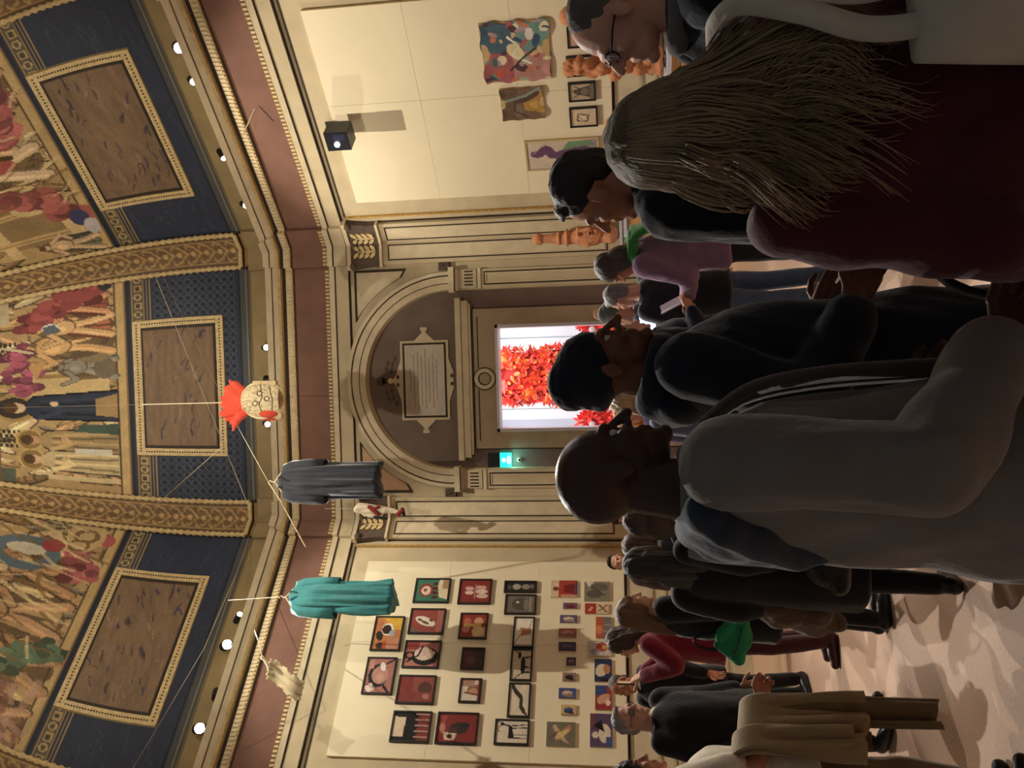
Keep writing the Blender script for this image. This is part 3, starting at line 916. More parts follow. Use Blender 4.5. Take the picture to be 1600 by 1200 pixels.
# ---- ribs over the corners: folded band with scroll ornament between two rope mouldings
def rib_canvas():
    c = Canvas(26, 240, (122, 92, 58), 5)
    for i in range(30):
        y = i / 30
        for s in (-1, 1):
            c.l([(.5, y), (.5 + s * .2, y + .012), (.5 + s * .30, y + .026), (.5 + s * .2, y + .032)], .06, (184, 146, 88), .9, 9)
        c.e(.5, y + .018, .07, .007, (198, 160, 98))
    c.rect(.0, .16, 0, 1, (104, 78, 50)); c.rect(.84, 1, 0, 1, (104, 78, 50)); c.rect(.17, .21, 0, 1, (176, 140, 84)); c.rect(.79, .83, 0, 1, (176, 140, 84))
    c.noise(.12, 12)
    return c


RIBC = rib_canvas()
for k in (0, 1, -1, -2):        # rib at the left edge of face k
    A1 = rotz(math.radians(45 * k)); A0 = rotz(math.radians(45 * (k + 1)))
    def fn(X, Y, A0=A0, A1=A1):
        t = .03 + Y * 1.4
        off = .06 + .03 * np.sin(np.clip(X, 0, 1) * PI)
        L_ = dome(np.clip(NR + (1 - NR) * 2 * X, NR, 1.0), t, off) @ A0.T
        R_ = dome(np.clip(-1 + (2 * X - 1) * (1 - NR), -1.0, -NR), t, off) @ A1.T
        return np.where((X < .5)[:, None], L_, R_)
    canvas_obj('rib_ornament', RIBC, fn, ceiling)
    for side, A_ in ((NR, A0), (-NR, A1)):
        tt = np.linspace(.03, 1.43, 260)
        P = dome(np.full(260, side), tt, .05) @ A_.T
        rr = .036 + .010 * np.sin(np.arange(260) * PI / 2.0)
        mesh_obj('rope_border', *tube(P, rr, 8), M_GOLD, ceiling, True)
        Q = dome(np.full(40, side * .985), np.linspace(.01, 1.43, 40), .03) @ A_.T
        mesh_obj('rib_edge_line', *tube(Q, .016, 6), M_LINE, ceiling)
    # rope across the foot of the rib
    foot = [dome(np.array([q]), np.array([.03]), .06)[0] @ A0.T for q in np.linspace(NR, 1, 5)] + [dome(np.array([q]), np.array([.03]), .06)[0] @ A1.T for q in np.linspace(-1, -NR, 5)]
    foot.pop(5)
    mesh_obj('rope_border', *tube(foot, .036, 8), M_GOLD, ceiling, True)

# ================================================================== spotlights on the cornice
M_LENS = mat('lamp_lens_lit', (255, 250, 240), .3, 0, 1, 0, emit=((255, 246, 230), 30.0))
FIXL = {0: 'back', 1: 'left', -1: 'right'}
SPOT_LABELS = ['small lit spotlight on the projector-side cornice, closest to the dome rib', 'small lit spotlight on the projector-side cornice, second out from the rib',
               'small lit spotlight beside the large glowing one on the projector-side cornice', 'large glowing spotlight on the cornice of the projector side',
               'small lit spotlight on cornice over the inscribed plaque, clear of the red headdress', 'lit spotlight peeping out just behind the hanging red headdress',
               'small lit spotlight above the teal robe, nearest to the dome rib', 'large glowing spotlight next to the wire above the teal robe', 'large glowing spotlight furthest from the teal robe along its cornice']


def spotlight(loc, tgt, label, r=.045, lit=True):
    e = empty('spotlight', loc)
    d = np.asarray(tgt, float) - np.asarray(loc, float); d /= np.linalg.norm(d)
    p = np.zeros(3)
    mesh_obj('lamp_body', *tube([p - d * .16, p - d * .15, p - d * .03, p - d * .0], [r * .8, r * .95, r, r * 1.02], 14), M_BLACK, e, True)
    mesh_obj('lens', *tube([p + d * .001, p + d * .006], [r * .9, r * .85], 14), M_LENS if lit else M_BLACK, e)
    mesh_obj('yoke', *tube([p - d * .08 + np.array([0, 0, -.0]), p - d * .10 + np.array([0, 0, -.09])], .012, 6), M_BLACK, e)
    mesh_obj('clamp', *box(-.05 - d[0] * .1, .05 - d[0] * .1, -.04 - d[1] * .1, .04 - d[1] * .1, -.12 - d[2] * .1, -.08 - d[2] * .1), M_BLACK, e)
    tag(e, label, 'spotlight', 'spotlights along the cornice')
    return e


for i, (x, y, k, tg, pw, cone, colr) in enumerate(FIX):
    u, z = hit(x, y, k, .24)
    p = wpt(k, u, z, .24)
    big = i in (3, 7, 8)
    to_cam = CAM - p; d = np.asarray(tg, float) - p; d /= np.linalg.norm(d)
    spotlight(p, p + d + (to_cam / np.linalg.norm(to_cam)) * (.9 if big else .4), SPOT_LABELS[i], .07 if big else .045)
    spot(p + d * .10, tg, pw, cone, colr)
for (x, y, k, lb) in ((340, 1080, 1, 'black unlit spotlight between the two large glowing ones past the teal robe'),
                      (418, 590, 0, 'black unlit spotlight half hidden behind the red plumed headdress')):
    u, z = hit(x, y, k, .26); p = wpt(k, u, z, .26)
    spotlight(p, p + np.array([.6, -.3, -.3]), lb, .06, False)

# ================================================================== gallery behind the doorway
gy0, gy1, gx, gz = AP + .36, AP + 4.2, 1.9, 4.7
gal = empty('gallery_room', (0, 0, 0)); tag(gal, kind='structure')
bpart_ = lambda n, s, m: mesh_obj(n, *s, m, gal)
bpart_('gallery_wall', box(-gx, gx, gy1, gy1 + .1, 0, gz), M_WHITE)
bpart_('gallery_wall', box(-gx - .1, -gx, gy0, gy1, 0, gz), M_WHITE)
bpart_('gallery_wall', box(gx, gx + .1, gy0, gy1, 0, gz), M_WHITE)
bpart_('gallery_wall', box(-gx, -DW, gy0, gy0 + .05, 0, gz), M_WHITE); bpart_('gallery_wall', box(DW, gx, gy0, gy0 + .05, 0, gz), M_WHITE)
bpart_('gallery_wall', box(-DW, DW, gy0, gy0 + .05, DH, gz), M_WHITE)
bpart_('gallery_ceiling', box(-gx, gx, gy0, gy1, gz, gz + .1), M_WHITE)
M_GREYP = mat('pale_grey_panel', (196, 198, 208), .6, .03, 2, .03)
for s in (-1, 1):
    bpart_('wall_stripe', box(min(s * .92, s * 1.12), max(s * .92, s * 1.12), gy1 - .03, gy1, 0, gz), M_GREYP)
    bpart_('wall_stripe', box(min(s * .70, s * .708), max(s * .70, s * .708), gy1 - .012, gy1, 0, gz), mat('teal_seam', (60, 120, 120), .6, 0, 1, 0))
    bpart_('white_plinth', box(min(s * .78, s * 1.3), max(s * .78, s * 1.3), gy1 - 1.3, gy1 - .8, 0, .9), M_WHITE)

# feathered figure: a body of overlapping curled feathers
M_F1 = mat('feather_red', (224, 44, 24), .6, .2, 5, .2, sheen=.2); M_F2 = mat('feather_orange', (240, 100, 20), .6, .2, 5, .2, sheen=.2)
M_CORE = mat('feather_core_red', (176, 26, 18), .7, .2, 5, .2)


def feather(c, nrm, size, up):
    nrm = nrm / np.linalg.norm(nrm); s = np.cross(nrm, up); s /= np.linalg.norm(s) + 1e-9; d = np.cross(s, nrm)
    V = []
    for i, (l, w, o_) in enumerate(((0, .15, 0), (.35, .5, .12), (.75, .42, .32), (1.0, .1, .62))):
        for q in (-1, 0, 1): V.append(c + size * (d * l + s * w * q * .6 + nrm * (o_ - .08 * abs(q))))
    Fc = []
    for i in range(3):
        for j in range(2): Fc.append([3 * i + j, 3 * i + j + 1, 3 * i + j + 4, 3 * i + j + 3])
    return np.array(V), Fc


def feathered(name, loc, ells, n, size, label, ms, cat='costume'):
    e = empty(name, loc)
    r = np.random.default_rng(len(label))
    mesh_obj('core', *remesh([ell(c, np.array(rr) * .86) for c, rr in ells], .04, 2), M_CORE, e, True)
    B = [[] for _ in ms]
    area = np.array([rr[0] * rr[2] for c, rr in ells]); area = area / area.sum()
    for i in range(n):
        j = r.choice(len(ells), p=area); c, rr = ells[j]; d = r.normal(size=3); d[1] = -abs(d[1]) * .8 + r.normal() * .2; d /= np.linalg.norm(d)
        p = np.array(c) + d * np.array(rr) * .92; up = r.normal(size=3) * .6 + np.array([0, 0, 1.0 if r.random() > .5 else -1.0])
        B[r.integers(len(ms))].append(feather(p, d / np.array(rr), size * r.uniform(.6, 1.3), up))
    for b, m in zip(B, ms):
        tag(mesh_obj('feathers', *join(b), m, e), kind='stuff')
    tag(e, label, cat)
    return e


FY = gy1 - 1.6
zt = lambda x: float(at(x, 592, FY - CAM[1])[2])
big = feathered('feathered_costume', (-.02, FY, 0), [((0, 0, 3.45), (.52, .32, .5)), ((0, 0, 2.65), (.55, .36, .62)), ((.0, 0, 1.95), (.46, .34, .6)), ((-.1, 0, 1.2), (.52, .36, .6)), ((0, 0, 3.1), (.50, .32, .32)), ((0, 0, .5), (.5, .36, .5))], 2700, .12,
                'towering red and orange feathered costume standing in the bright doorway', [M_F1, M_F2, M_F1])
mesh_obj('mask_face', *join([box(-.07, .07, -.50, -.38, 2.62, 2.78), ell((-.10, -.45, 2.60), (.05, .06, .05)), ell((.10, -.45, 2.60), (.05, .06, .05))]), mat('mask_violet', (110, 80, 110), .6, .1, 6, .1), big)
wf = []
for i in range(9):
    a = i / 9 * 2 * PI; wf.append(feather(np.array([.02 + .12 * math.cos(a), -.52, 2.02 + .12 * math.sin(a)]), np.array([0, -1.0, 0.0]), .13, np.array([math.cos(a), 0, math.sin(a)])))
mesh_obj('pink_quills', *join(wf), mat('quill_pink', (236, 150, 150), .6, .1, 4, .1), big)
for s, px, lb in ((1, 516, 'red feathered rosette at the doorway edge furthest from the exit sign'), (-1, 662, 'red feathered rosette with grey eye at the doorway edge nearest the exit sign')):
    c = at(905, px, FY - .45 - CAM[1])
    ro = feathered('feathered_rosette', (c[0], FY - .45, c[2] - .25), [((0, 0, 0), (.24, .12, .24)), ((0, 0, -.35), (.26, .14, .3)), ((0, 0, -.9), (.2, .12, .4))], 260, .13, lb, [M_F1, M_F1 if s < 0 else M_F2])
    mesh_obj('eye_disc', *join([ell((0, -.20, .02), (.055, .02, .055))]), mat('eye_grey', (190, 170, 170), .5, .1, 4, .1), ro, True)
    mesh_obj('petal_ring', *join([feather(np.array([.09 * math.cos(a), -.17, .02 + .09 * math.sin(a)]), np.array([0, -1.0, 0.0]), .10, np.array([math.cos(a), 0, math.sin(a)])) for a in np.linspace(0, 2 * PI, 14, endpoint=False)]), M_F1, ro)
    mesh_obj('stand', *tube([(0, .05, -.3), (0, .05, -(c[2] - .25))], .02, 8), M_WHITE, ro)

# ================================================================== emergency sign and camera beside the door
u, z = hit(791, 718, 0, -.16)
sg = empty('exit_sign', (u, AP + .16, z))
mesh_obj('power_box', *box(-.105, .105, -.06, 0, .085, .27), M_BLACK, sg)
mesh_obj('lightbox', *box(-.105, .105, -.07, 0, -.085, .085), mat('exit_green', (20, 170, 140), .4, .02, 2, 0, emit=((30, 226, 186), 2.2)), sg)
M_SIGNW = mat('sign_white', (240, 255, 250), .4, 0, 1, 0, emit=((240, 255, 250), 1.6))
mesh_obj('arrow_symbol', *join([box(-.008, .008, -.074, -.07, .0, .062), prism([(-.045, .028), (.045, .028), (0, -.012)], -.074, -.07), box(-.03, .03, -.074, -.07, .035, .05)]), M_SIGNW, sg)
mesh_obj('door_symbol', *join([rectframe(-.048, .048, -.078, -.022, .010, -.074, -.07), prism([(-.02, -.066), (-.002, -.05), (.012, -.068), (.02, -.062), (.004, -.042), (.016, -.032), (.008, -.026), (-.012, -.04), (-.028, -.06)], -.074, -.07)]), M_SIGNW, sg)
tag(sg, 'lit green emergency exit sign with white arrow beside the door', 'sign')
lamp = bpy.data.lights.new('exit_sign_lamp', 'AREA'); lamp.size = .18; lamp.energy = 2.2; lamp.color = (.25, 1, .85)
lo = bpy.data.objects.new('exit_sign_lamp', lamp); COL.objects.link(lo); lo.parent = sg; lo.location = (0, -.09, -.05); lo.rotation_euler = (math.radians(35), 0, 0)
u, z = hit(812, 718, 0, -.16)
cm = empty('door_sensor', (u, AP + .16, z))
mesh_obj('housing', *move(lathe([(.0, 0), (.035, 0), (.04, .01), (.03, .05), (.0, .06)], 14), R=rotx(PI / 2)), M_STONE, cm, True)
mesh_obj('lens', *ell((0, -.06, 0), (.02, .015, .02)), M_BLACK, cm, True)
tag(cm, 'small round sensor with dark lens under the exit sign', 'sensor')
u, z = hit(760, 402, 0)
al = empty('wall_contact', (u, AP - .0, z))
mesh_obj('plate', *box(-.02, .02, -.02, 0, -.06, .06), M_WHITE, al); mesh_obj('button', *box(-.02, .02, -.026, 0, -.085, -.065), M_BLACK, al)
tag(al, 'tiny white contact plate by the fluted block, on the terracotta bust side', 'plate')

# ================================================================== projector on the right wall
u, z = hit(531, 212, -1, .36)
pj = empty('projector', wpt(-1, u, z, .36), math.radians(-45))
M_PJ = mat('projector_black', (24, 25, 30), .4, .05, 4, .03)
b0 = box(-.21, .21, -.17, .17, -.20, .20)
mesh_obj('casing', *join([box(-.20, .20, -.20, .20, -.24, .24)]), M_PJ, pj); pj.scale = (.64, .7, .64)
mesh_obj('casing_edge', *join([box(-.205, .205, -.205, -.19, -.245, .245)]), mat('projector_front', (18, 20, 30), .3, .05, 3, .02), pj)
mesh_obj('lens', *move(lathe([(0, 0), (.05, 0), (.055, .03), (.03, .05), (0, .05)], 16), (-.06, -.20, .02), rotx(PI / 2)), mat('projector_lens', (210, 225, 255), .1, 0, 1, 0, emit=((225, 235, 255), 14)), pj, True)
mesh_obj('vent_grille', *join([box(.02, .16, -.212, -.20, -.16 + i * .04, -.14 + i * .04) for i in range(6)]), mat('grille_blue', (40, 46, 90), .5, .1, 3, 0), pj)
mesh_obj('bracket', *join([tube([(0, 0, .24), (0, .1, .28), (0, .42, .30)], .02, 8), box(-.08, .08, .40, .42, .20, .40)]), M_BLACK, pj)
tag(pj, 'black projector with shining lens mounted high on the sparsely hung wall', 'projector')

# ================================================================== hung art
def ops(c, L_):
    for o_ in L_: getattr(c, o_[0])(*o_[1:])


INK = (30, 26, 26); RED = (150, 46, 42); CRM = (226, 206, 170); PNK = (206, 150, 132)


def artwork(px, k, label, bg, L_, frame=None, group=None, seed=1, wob=0.0, res=46, depth=.025, mat_=None):
    x0, x1, y0, y1 = px
    cx, cy = (x0 + x1) / 2, (y0 + y1) / 2
    w = .055
    u0, u1 = hit(cx, y1, k, w)[0], hit(cx, y0, k, w)[0]
    z1, z0 = hit(x0, cy, k, w)[1], hit(x1, cy, k, w)[1]
    W, H = u1 - u0, z1 - z0
    e = empty('painting' if frame or wob else 'drawing', wpt(k, (u0 + u1) / 2, z0, .05), math.radians(45 * k))
    cv = Canvas(max(12, int(res * W / max(W, H))), max(12, int(res * H / max(W, H))), bg, seed)
    ops(cv, L_); cv.noise(.06, 8)
    t = .022 if frame else 0
    def fn(X, Y):
        xx = -W / 2 + t + (W - 2 * t) * X; zz = t + (H - 2 * t) * Y
        yy = np.full_like(X, -depth)
        if wob:
            edge = np.minimum(np.minimum(X, 1 - X), np.minimum(Y, 1 - Y)); q = np.clip(1 - edge * 8, 0, 1)
            xx = xx + wob * q * np.sin(Y * 17 + seed); zz = zz + wob * q * np.sin(X * 13 + seed * 2); yy = yy - .02 * np.sin(X * 9) * q
        return np.stack([xx, yy, zz], 1)
    canvas_obj('canvas', cv, fn, e)
    mesh_obj('backing', *box(-W / 2 + t, W / 2 - t, -depth + .004, 0, t, H - t), M_STONE if not wob else mat('linen_edge', (196, 164, 116), .8, .1, 8, .2), e)
    if frame:
        mesh_obj('frame', *rectframe(-W / 2, W / 2, 0, H, t, -depth - .012, 0), mat('frame_%d_%d_%d' % frame, frame, .5, .1, 10, .05), e)
    tag(e, label, 'painting' if frame or wob else 'drawing', group)
    return e


FB = (28, 22, 20)
GL = 'pictures of the densely hung wall'
art = artwork
art((648, 703, 905, 943), 1, 'green framed picture of a red-ringed face over pale fingers', (52, 124, 96), [('e', .52, .68, .30, .22, (150, 50, 44)), ('e', .5, .68, .2, .14, (222, 200, 180)), ('e', .52, .7, .08, .06, (170, 60, 50))] + [('e', .2 + .2 * i, .40, .07, .10, (96, 30, 34)) for i in range(4)] + [('p', [(.1, 0), (1, 0), (1, .3), (.7, .34), (.2, .26)], CRM), ('p', [(.55, .0), (1, .0), (1, .18), (.6, .2)], (176, 140, 90))], FB, GL, 1)
art((640, 695, 952, 992), 1, 'red framed picture of a white twisted ribbon figure', (158, 66, 58), [('p', [(.0, .55), (.3, 1), (0, 1)], (120, 90, 84)), ('e', .5, .55, .17, .34, (226, 214, 196), -.5), ('e', .45, .55, .05, .14, (90, 50, 44), -.5), ('e', .56, .72, .05, .08, (110, 60, 50), -.5), ('e', .55, .38, .05, .07, (110, 60, 50), -.5), ('rect', .0, 1, 0, .2, (172, 96, 84))], FB, GL, 2)
art((631, 688, 1002, 1045), 1, 'framed picture of a bold black curved form on pink', (186, 112, 100), [('e', .42, .40, .36, .40, INK), ('e', .52, .45, .26, .28, (228, 200, 186)), ('p', [(.3, .2), (.6, .1), (.75, .45), (.45, .5)], (216, 180, 160)), ('e', .45, .85, .16, .14, INK), ('e', .45, .85, .09, .08, (190, 110, 100)), ('l', [(.2, .9), (.45, .6), (.8, .5)], .06, INK), ('rect', .7, 1, .6, 1, (160, 60, 56))], FB, GL, 3)
art((621, 680, 1056, 1101), 1, 'dark red framed picture with muted brown shadow', (136, 50, 46), [('rect', .45, 1, 0, .6, (150, 70, 62)), ('e', .55, .25, .25, .2, (90, 50, 44)), ('rect', .1, .4, .0, .5, (140, 60, 54)), ('e', .25, .2, .1, .1, (176, 110, 96))], FB, GL, 4)
art((612, 673, 1112, 1161), 1, 'framed picture of black fringe hanging over red bars', (24, 22, 22), [('p', [(.15, 1), (.85, 1), (.82, .66), (.15, .70)], (222, 196, 166)), ('rect', 0, 1, 0, .34, (134, 48, 44))] + [('p', [(.04 + i * .2, .45), (.2 + i * .2, .45), (.12 + i * .2, .05)], INK) for i in range(5)] + [('rect', .12 + i * .2, .16 + i * .2, 0, .4, (186, 130, 116)) for i in range(5)], FB, GL, 5)
art((583, 629, 964, 1018), 1, 'orange and yellow framed picture with a ringed dark eye', (206, 120, 66), [('p', [(.6, .0), (1, 0), (1, .8), (.75, .4), (.6, .3)], (224, 168, 46)), ('e', .62, .52, .19, .22, (236, 226, 214)), ('e', .62, .55, .15, .17, (56, 36, 30)), ('e', .42, .78, .16, .12, (52, 36, 34), .5), ('e', .12, .7, .1, .16, (70, 40, 34)), ('e', .5, .33, .12, .1, (156, 170, 176)), ('rect', 0, .35, 0, .45, (206, 130, 96)), ('rect', 0, .25, .5, .62, (206, 84, 40))], FB, GL, 6)
art((570, 617, 1028, 1086), 1, 'framed picture of a large black crescent on dusty rose', (176, 106, 96), [('e', .5, .55, .34, .36, INK), ('e', .52, .48, .26, .30, (190, 130, 116)), ('e', .45, .45, .12, .14, (206, 150, 130)), ('e', .76, .42, .14, .09, (230, 220, 210), .6), ('l', [(.85, .3), (.98, .02)], .06, INK), ('l', [(.2, .3), (.02, .1)], .08, INK), ('p', [(0, .8), (.16, .98), (.3, .75), (.1, .6)], (226, 206, 196)), ('rect', .7, 1, .75, 1, (196, 130, 116))], FB, GL, 7)
art((717, 768, 906, 945), 1, 'red framed picture with pale figures in two rows', (146, 44, 42), [('e', .3, .25, .10, .2, (216, 180, 160)), ('e', .5, .28, .1, .2, (226, 196, 180)), ('e', .68, .3, .09, .18, (210, 160, 140)), ('e', .45, .68, .09, .14, (226, 190, 176)), ('e', .63, .68, .09, .14, (216, 170, 156)), ('l', [(.2, .5), (.8, .48)], .05, (196, 130, 116))], FB, GL, 8)
art((718, 762, 959, 999), 1, 'red and yellow framed picture of round faces', (156, 50, 40), [('rect', .0, .45, 0, .5, (206, 150, 96)), ('e', .25, .3, .2, .24, (226, 190, 130)), ('e', .7, .30, .16, .18, (214, 150, 110)), ('e', .35, .78, .15, .15, (206, 120, 96)), ('e', .7, .75, .14, .14, (190, 90, 70)), ('rect', .45, .6, .2, .9, (226, 190, 96))], FB, GL, 9)
art((721, 757, 1013, 1047), 1, 'small framed picture coloured dark for the robe shadow, upper row', (92, 50, 48), [('rect', .5, 1, 0, .5, (70, 46, 50)), ('e', .4, .6, .2, .25, (110, 66, 60)), ('rect', 0, .3, 0, .4, (60, 50, 60))], FB, GL, 10)  # canvas colours darkened to carry the robe's shadow
art((718, 752, 1061, 1099), 1, 'framed picture of a draped brown figure on pale ground', (214, 196, 176), [('p', [(.25, 0), (.8, 0), (.7, .6), (.35, .7)], (150, 96, 76)), ('e', .45, .35, .16, .25, (200, 140, 96)), ('l', [(.3, .1), (.4, .8)], .06, (96, 56, 46)), ('rect', 0, 1, 0, .1, (130, 50, 44)), ('rect', .7, 1, .3, 1, (176, 130, 110))], FB, GL, 11)
art((682, 747, 1114, 1164), 1, 'red framed picture of a dark bouquet in a pale vase', (140, 44, 42), [('e', .5, .45, .20, .24, (60, 44, 42)), ('e', .4, .6, .12, .12, (80, 54, 50)), ('e', .6, .3, .10, .12, (50, 36, 36)), ('p', [(.1, .55), (.32, .5), (.35, .85), (.08, .8)], (220, 196, 166)), ('e', .22, .68, .08, .07, (70, 40, 36)), ('e', .5, .88, .2, .07, (196, 120, 100)), ('p', [(.6, .85), (.95, .75), (.9, .95)], (170, 70, 60))], FB, GL, 12)
art((788, 839, 909, 927), 1, 'narrow black framed picture of pale stones', (44, 42, 40), [('e', .5, .62, .3, .14, (176, 166, 146)), ('e', .5, .32, .28, .13, (150, 140, 124)), ('e', .55, .12, .25, .07, (110, 104, 96)), ('e', .45, .86, .2, .06, (96, 90, 84))], FB, GL, 13)
art((789, 838, 930, 961), 1, 'grey framed picture of a rounded beast', (112, 104, 94), [('e', .5, .5, .36, .3, (86, 80, 72)), ('e', .62, .6, .06, .06, (220, 210, 196)), ('e', .5, .3, .3, .1, (130, 120, 106)), ('rect', .1, .9, .1, .2, (150, 140, 124))], FB, GL, 14)
art((802, 835, 965, 1013), 1, 'framed picture of a brown dog-like form on white', (232, 220, 198), [('p', [(.42, .1), (.62, .1), (.66, .75), (.5, .6), (.36, .72)], (176, 116, 70)), ('l', [(.36, .7), (.1, .95)], .03, INK), ('l', [(.62, .2), (.95, .1)], .02, INK), ('l', [(.05, .0), (.05, 1)], .03, INK)], FB, GL, 15)
art((798, 832, 1015, 1065), 1, 'framed picture of a black prancing animal in the robe shadow', (200, 184, 158), [('e', .48, .42, .30, .13, INK), ('p', [(.2, .45), (.3, .5), (.28, .05), (.22, .05)], INK), ('p', [(.7, .45), (.76, .45), (.8, .05), (.74, .05)], INK), ('p', [(.4, .4), (.46, .4), (.44, .1), (.40, .1)], INK), ('e', .82, .62, .12, .09, INK), ('l', [(.9, .66), (.97, .9)], .03, INK), ('l', [(.2, .5), (.05, .8)], .04, INK)], FB, GL, 16)
art((794, 829, 1068, 1122), 1, 'framed picture of a thick black serpent curve', (222, 206, 180), [('l', [(.15, .25), (.3, .40), (.45, .38), (.6, .42), (.75, .68), (.92, .85)], .17, (60, 58, 52)), ('l', [(.15, .25), (.04, .1)], .08, (60, 58, 52))], FB, GL, 17)
art((773, 827, 1125, 1165), 1, 'framed picture of a slim black deer on cream', (224, 208, 184), [('p', [(.2, .42), (.75, .5), (.8, .62), (.2, .6)], INK), ('p', [(.2, .5), (.28, .5), (.24, .02), (.2, .02)], INK), ('p', [(.35, .5), (.4, .5), (.38, .02), (.35, .02)], INK), ('p', [(.64, .5), (.7, .5), (.72, .02), (.68, .02)], INK), ('p', [(.74, .52), (.8, .52), (.86, .02), (.82, .02)], INK), ('l', [(.76, .58), (.84, .78)], .07, INK), ('e', .86, .82, .09, .05, INK), ('l', [(.82, .86), (.6, .95), (.5, .9)], .025, INK), ('l', [(.9, .86), (.97, .98)], .025, INK)], FB, GL, 18)
art((861, 902, 908, 934), 1, 'unframed drawing of a red torso under a pale face', (190, 60, 50), [('rect', 0, 1, .7, 1, (226, 196, 160)), ('e', .5, .8, .12, .12, (150, 60, 46)), ('p', [(.2, .1), (.8, .1), (.7, .5), (.3, .5)], (140, 34, 34)), ('rect', .1, .9, 0, .08, (60, 70, 120)), ('rect', 0, .15, 0, .6, (216, 150, 120))], None, GL, 19)
sm = [((880, 902, 943, 952), 'tiny violet drawing with red mark, topmost of the small column', (120, 80, 110), RED), ((875, 902, 962, 974), 'tiny drawing of a white shape on violet', (96, 80, 130), CRM), ((873, 901, 983, 996), 'tiny drawing of a pink reclining shape', (176, 90, 84), PNK),
      ((873, 900, 1004, 1018), 'tiny dark blue drawing at the foot of robe shadow, wider one', (66, 62, 92), (110, 90, 110)), ((885, 900, 1028, 1041), 'tiny square dark drawing at the foot of robe shadow', (60, 60, 96), (150, 110, 100)), ((879, 900, 1052, 1065), 'tiny brown drawing at the edge of robe shadow', (150, 120, 104), (60, 40, 40)),
      ((873, 900, 1076, 1092), 'tiny blue drawing of a pale pink head', (60, 84, 150), (224, 176, 156)), ((877, 900, 1102, 1118), 'tiny blue and ochre drawing of crossed limbs', (214, 176, 110), (60, 80, 140))]
for i, (px, lb, bg, fg) in enumerate(sm):
    art(px, 1, lb, bg, [('e', .5, .5, .22, .3, fg), ('p', [(.1, .1), (.5, .3), (.4, .8), (.2, .7)], tuple(int(v * .7) for v in fg)), ('rect', .0, .12, 0, 1, tuple(int(v * .8) for v in bg))], None, GL, 30 + i, res=24)
art((854, 899, 1129, 1167), 1, 'unframed drawing of crossed ochre limbs on grey green', (116, 112, 92), [('p', [(.1, .2), (.5, .45), (.9, .7), (.8, .8), (.3, .55)], (206, 170, 130)), ('p', [(.2, .7), (.6, .5), (.9, .2), (.7, .15), (.3, .5)], (196, 130, 96)), ('e', .5, .45, .1, .3, (220, 190, 120), .7), ('l', [(.3, .9), (.6, .6)], .05, (120, 60, 46))], None, GL, 40)
art((913, 953, 910, 940), 1, 'unframed grey drawing of two carved torsos', (140, 132, 112), [('e', .35, .6, .2, .3, (96, 92, 80)), ('e', .7, .4, .2, .35, (110, 104, 90)), ('l', [(.3, .2), (.8, .8)], .05, (80, 76, 66)), ('p', [(.7, .8), (1, .95), (1, .6)], (226, 214, 190))], None, GL, 41)
art((914, 951, 944, 960), 1, 'small drawing split into red field and ochre lines', (220, 196, 150), [('rect', 0, 1, .52, 1, (186, 50, 44)), ('l', [(.3, .8), (.6, .7)], .1, (226, 170, 150)), ('l', [(.2, .1), (.8, .4)], .1, (150, 100, 60)), ('l', [(.8, .1), (.3, .4)], .08, (150, 100, 60))], None, GL, 42, res=30)
art((931, 955, 965, 998), 1, 'unframed drawing of orange flames over grey bars', (196, 90, 60), [('rect', 0, 1, 0, .45, (120, 120, 126)), ('e', .4, .75, .2, .2, (226, 130, 80)), ('rect', .3, .36, 0, .5, (170, 160, 150)), ('rect', .6, .66, 0, .5, (170, 160, 150))], None, GL, 43, res=34)
art((919, 955, 1003, 1026), 1, 'unframed drawing of a red flower behind the raised phone', (196, 186, 176), [('e', .6, .4, .3, .25, (190, 70, 50)), ('e', .6, .3, .12, .1, (220, 170, 90)), ('e', .3, .7, .2, .2, (150, 140, 140))], None, GL, 44, res=34)
art((929, 956, 1031, 1066), 1, 'unframed drawing of a pale pear shape on blue and black', (44, 56, 100), [('e', .5, .6, .26, .35, (226, 206, 176), .4), ('e', .55, .3, .2, .2, (206, 130, 80)), ('rect', 0, .15, 0, .6, (30, 30, 36))], None, GL, 45, res=34)
art((930, 956, 1072, 1110), 1, 'unframed drawing of a pink form between blue and crimson', (170, 50, 54), [('rect', .6, 1, .3, 1, (56, 76, 140)), ('e', .45, .5, .18, .4, (220, 160, 120), .3), ('e', .3, .25, .12, .15, (236, 206, 190))], None, GL, 46, res=34)
art((922, 957, 1116, 1168), 1, 'unframed drawing of a white bather and black triangle on violet', (92, 70, 110), [('e', .4, .35, .28, .26, (230, 214, 190)), ('e', .35, .75, .1, .14, (226, 206, 184)), ('p', [(.45, .35), (.8, .5), (.62, .9)], INK), ('rect', 0, .3, 0, .3, (60, 84, 150)), ('rect', .6, 1, .8, 1, (140, 60, 70))], None, GL, 47)
GR = 'pictures of the wall with the projector'
cols = [(96, 150, 130), (190, 90, 84), (60, 84, 120), (226, 210, 170), (206, 120, 90), (150, 176, 150), (216, 180, 130), (84, 60, 70), (176, 140, 150)]
rr = np.random.default_rng(5)
L1 = [('rect', 0, .5, .55, 1, (170, 90, 90)), ('rect', .5, 1, .5, 1, (70, 100, 120)), ('rect', .0, .5, 0, .55, (190, 130, 120)), ('rect', .5, 1, 0, .5, (110, 150, 140))]
for i in range(46):
    x, y = rr.random(2); L1.append(('e', x, y, rr.uniform(.03, .11), rr.uniform(.02, .07), cols[rr.integers(len(cols))], rr.uniform(0, 3)))
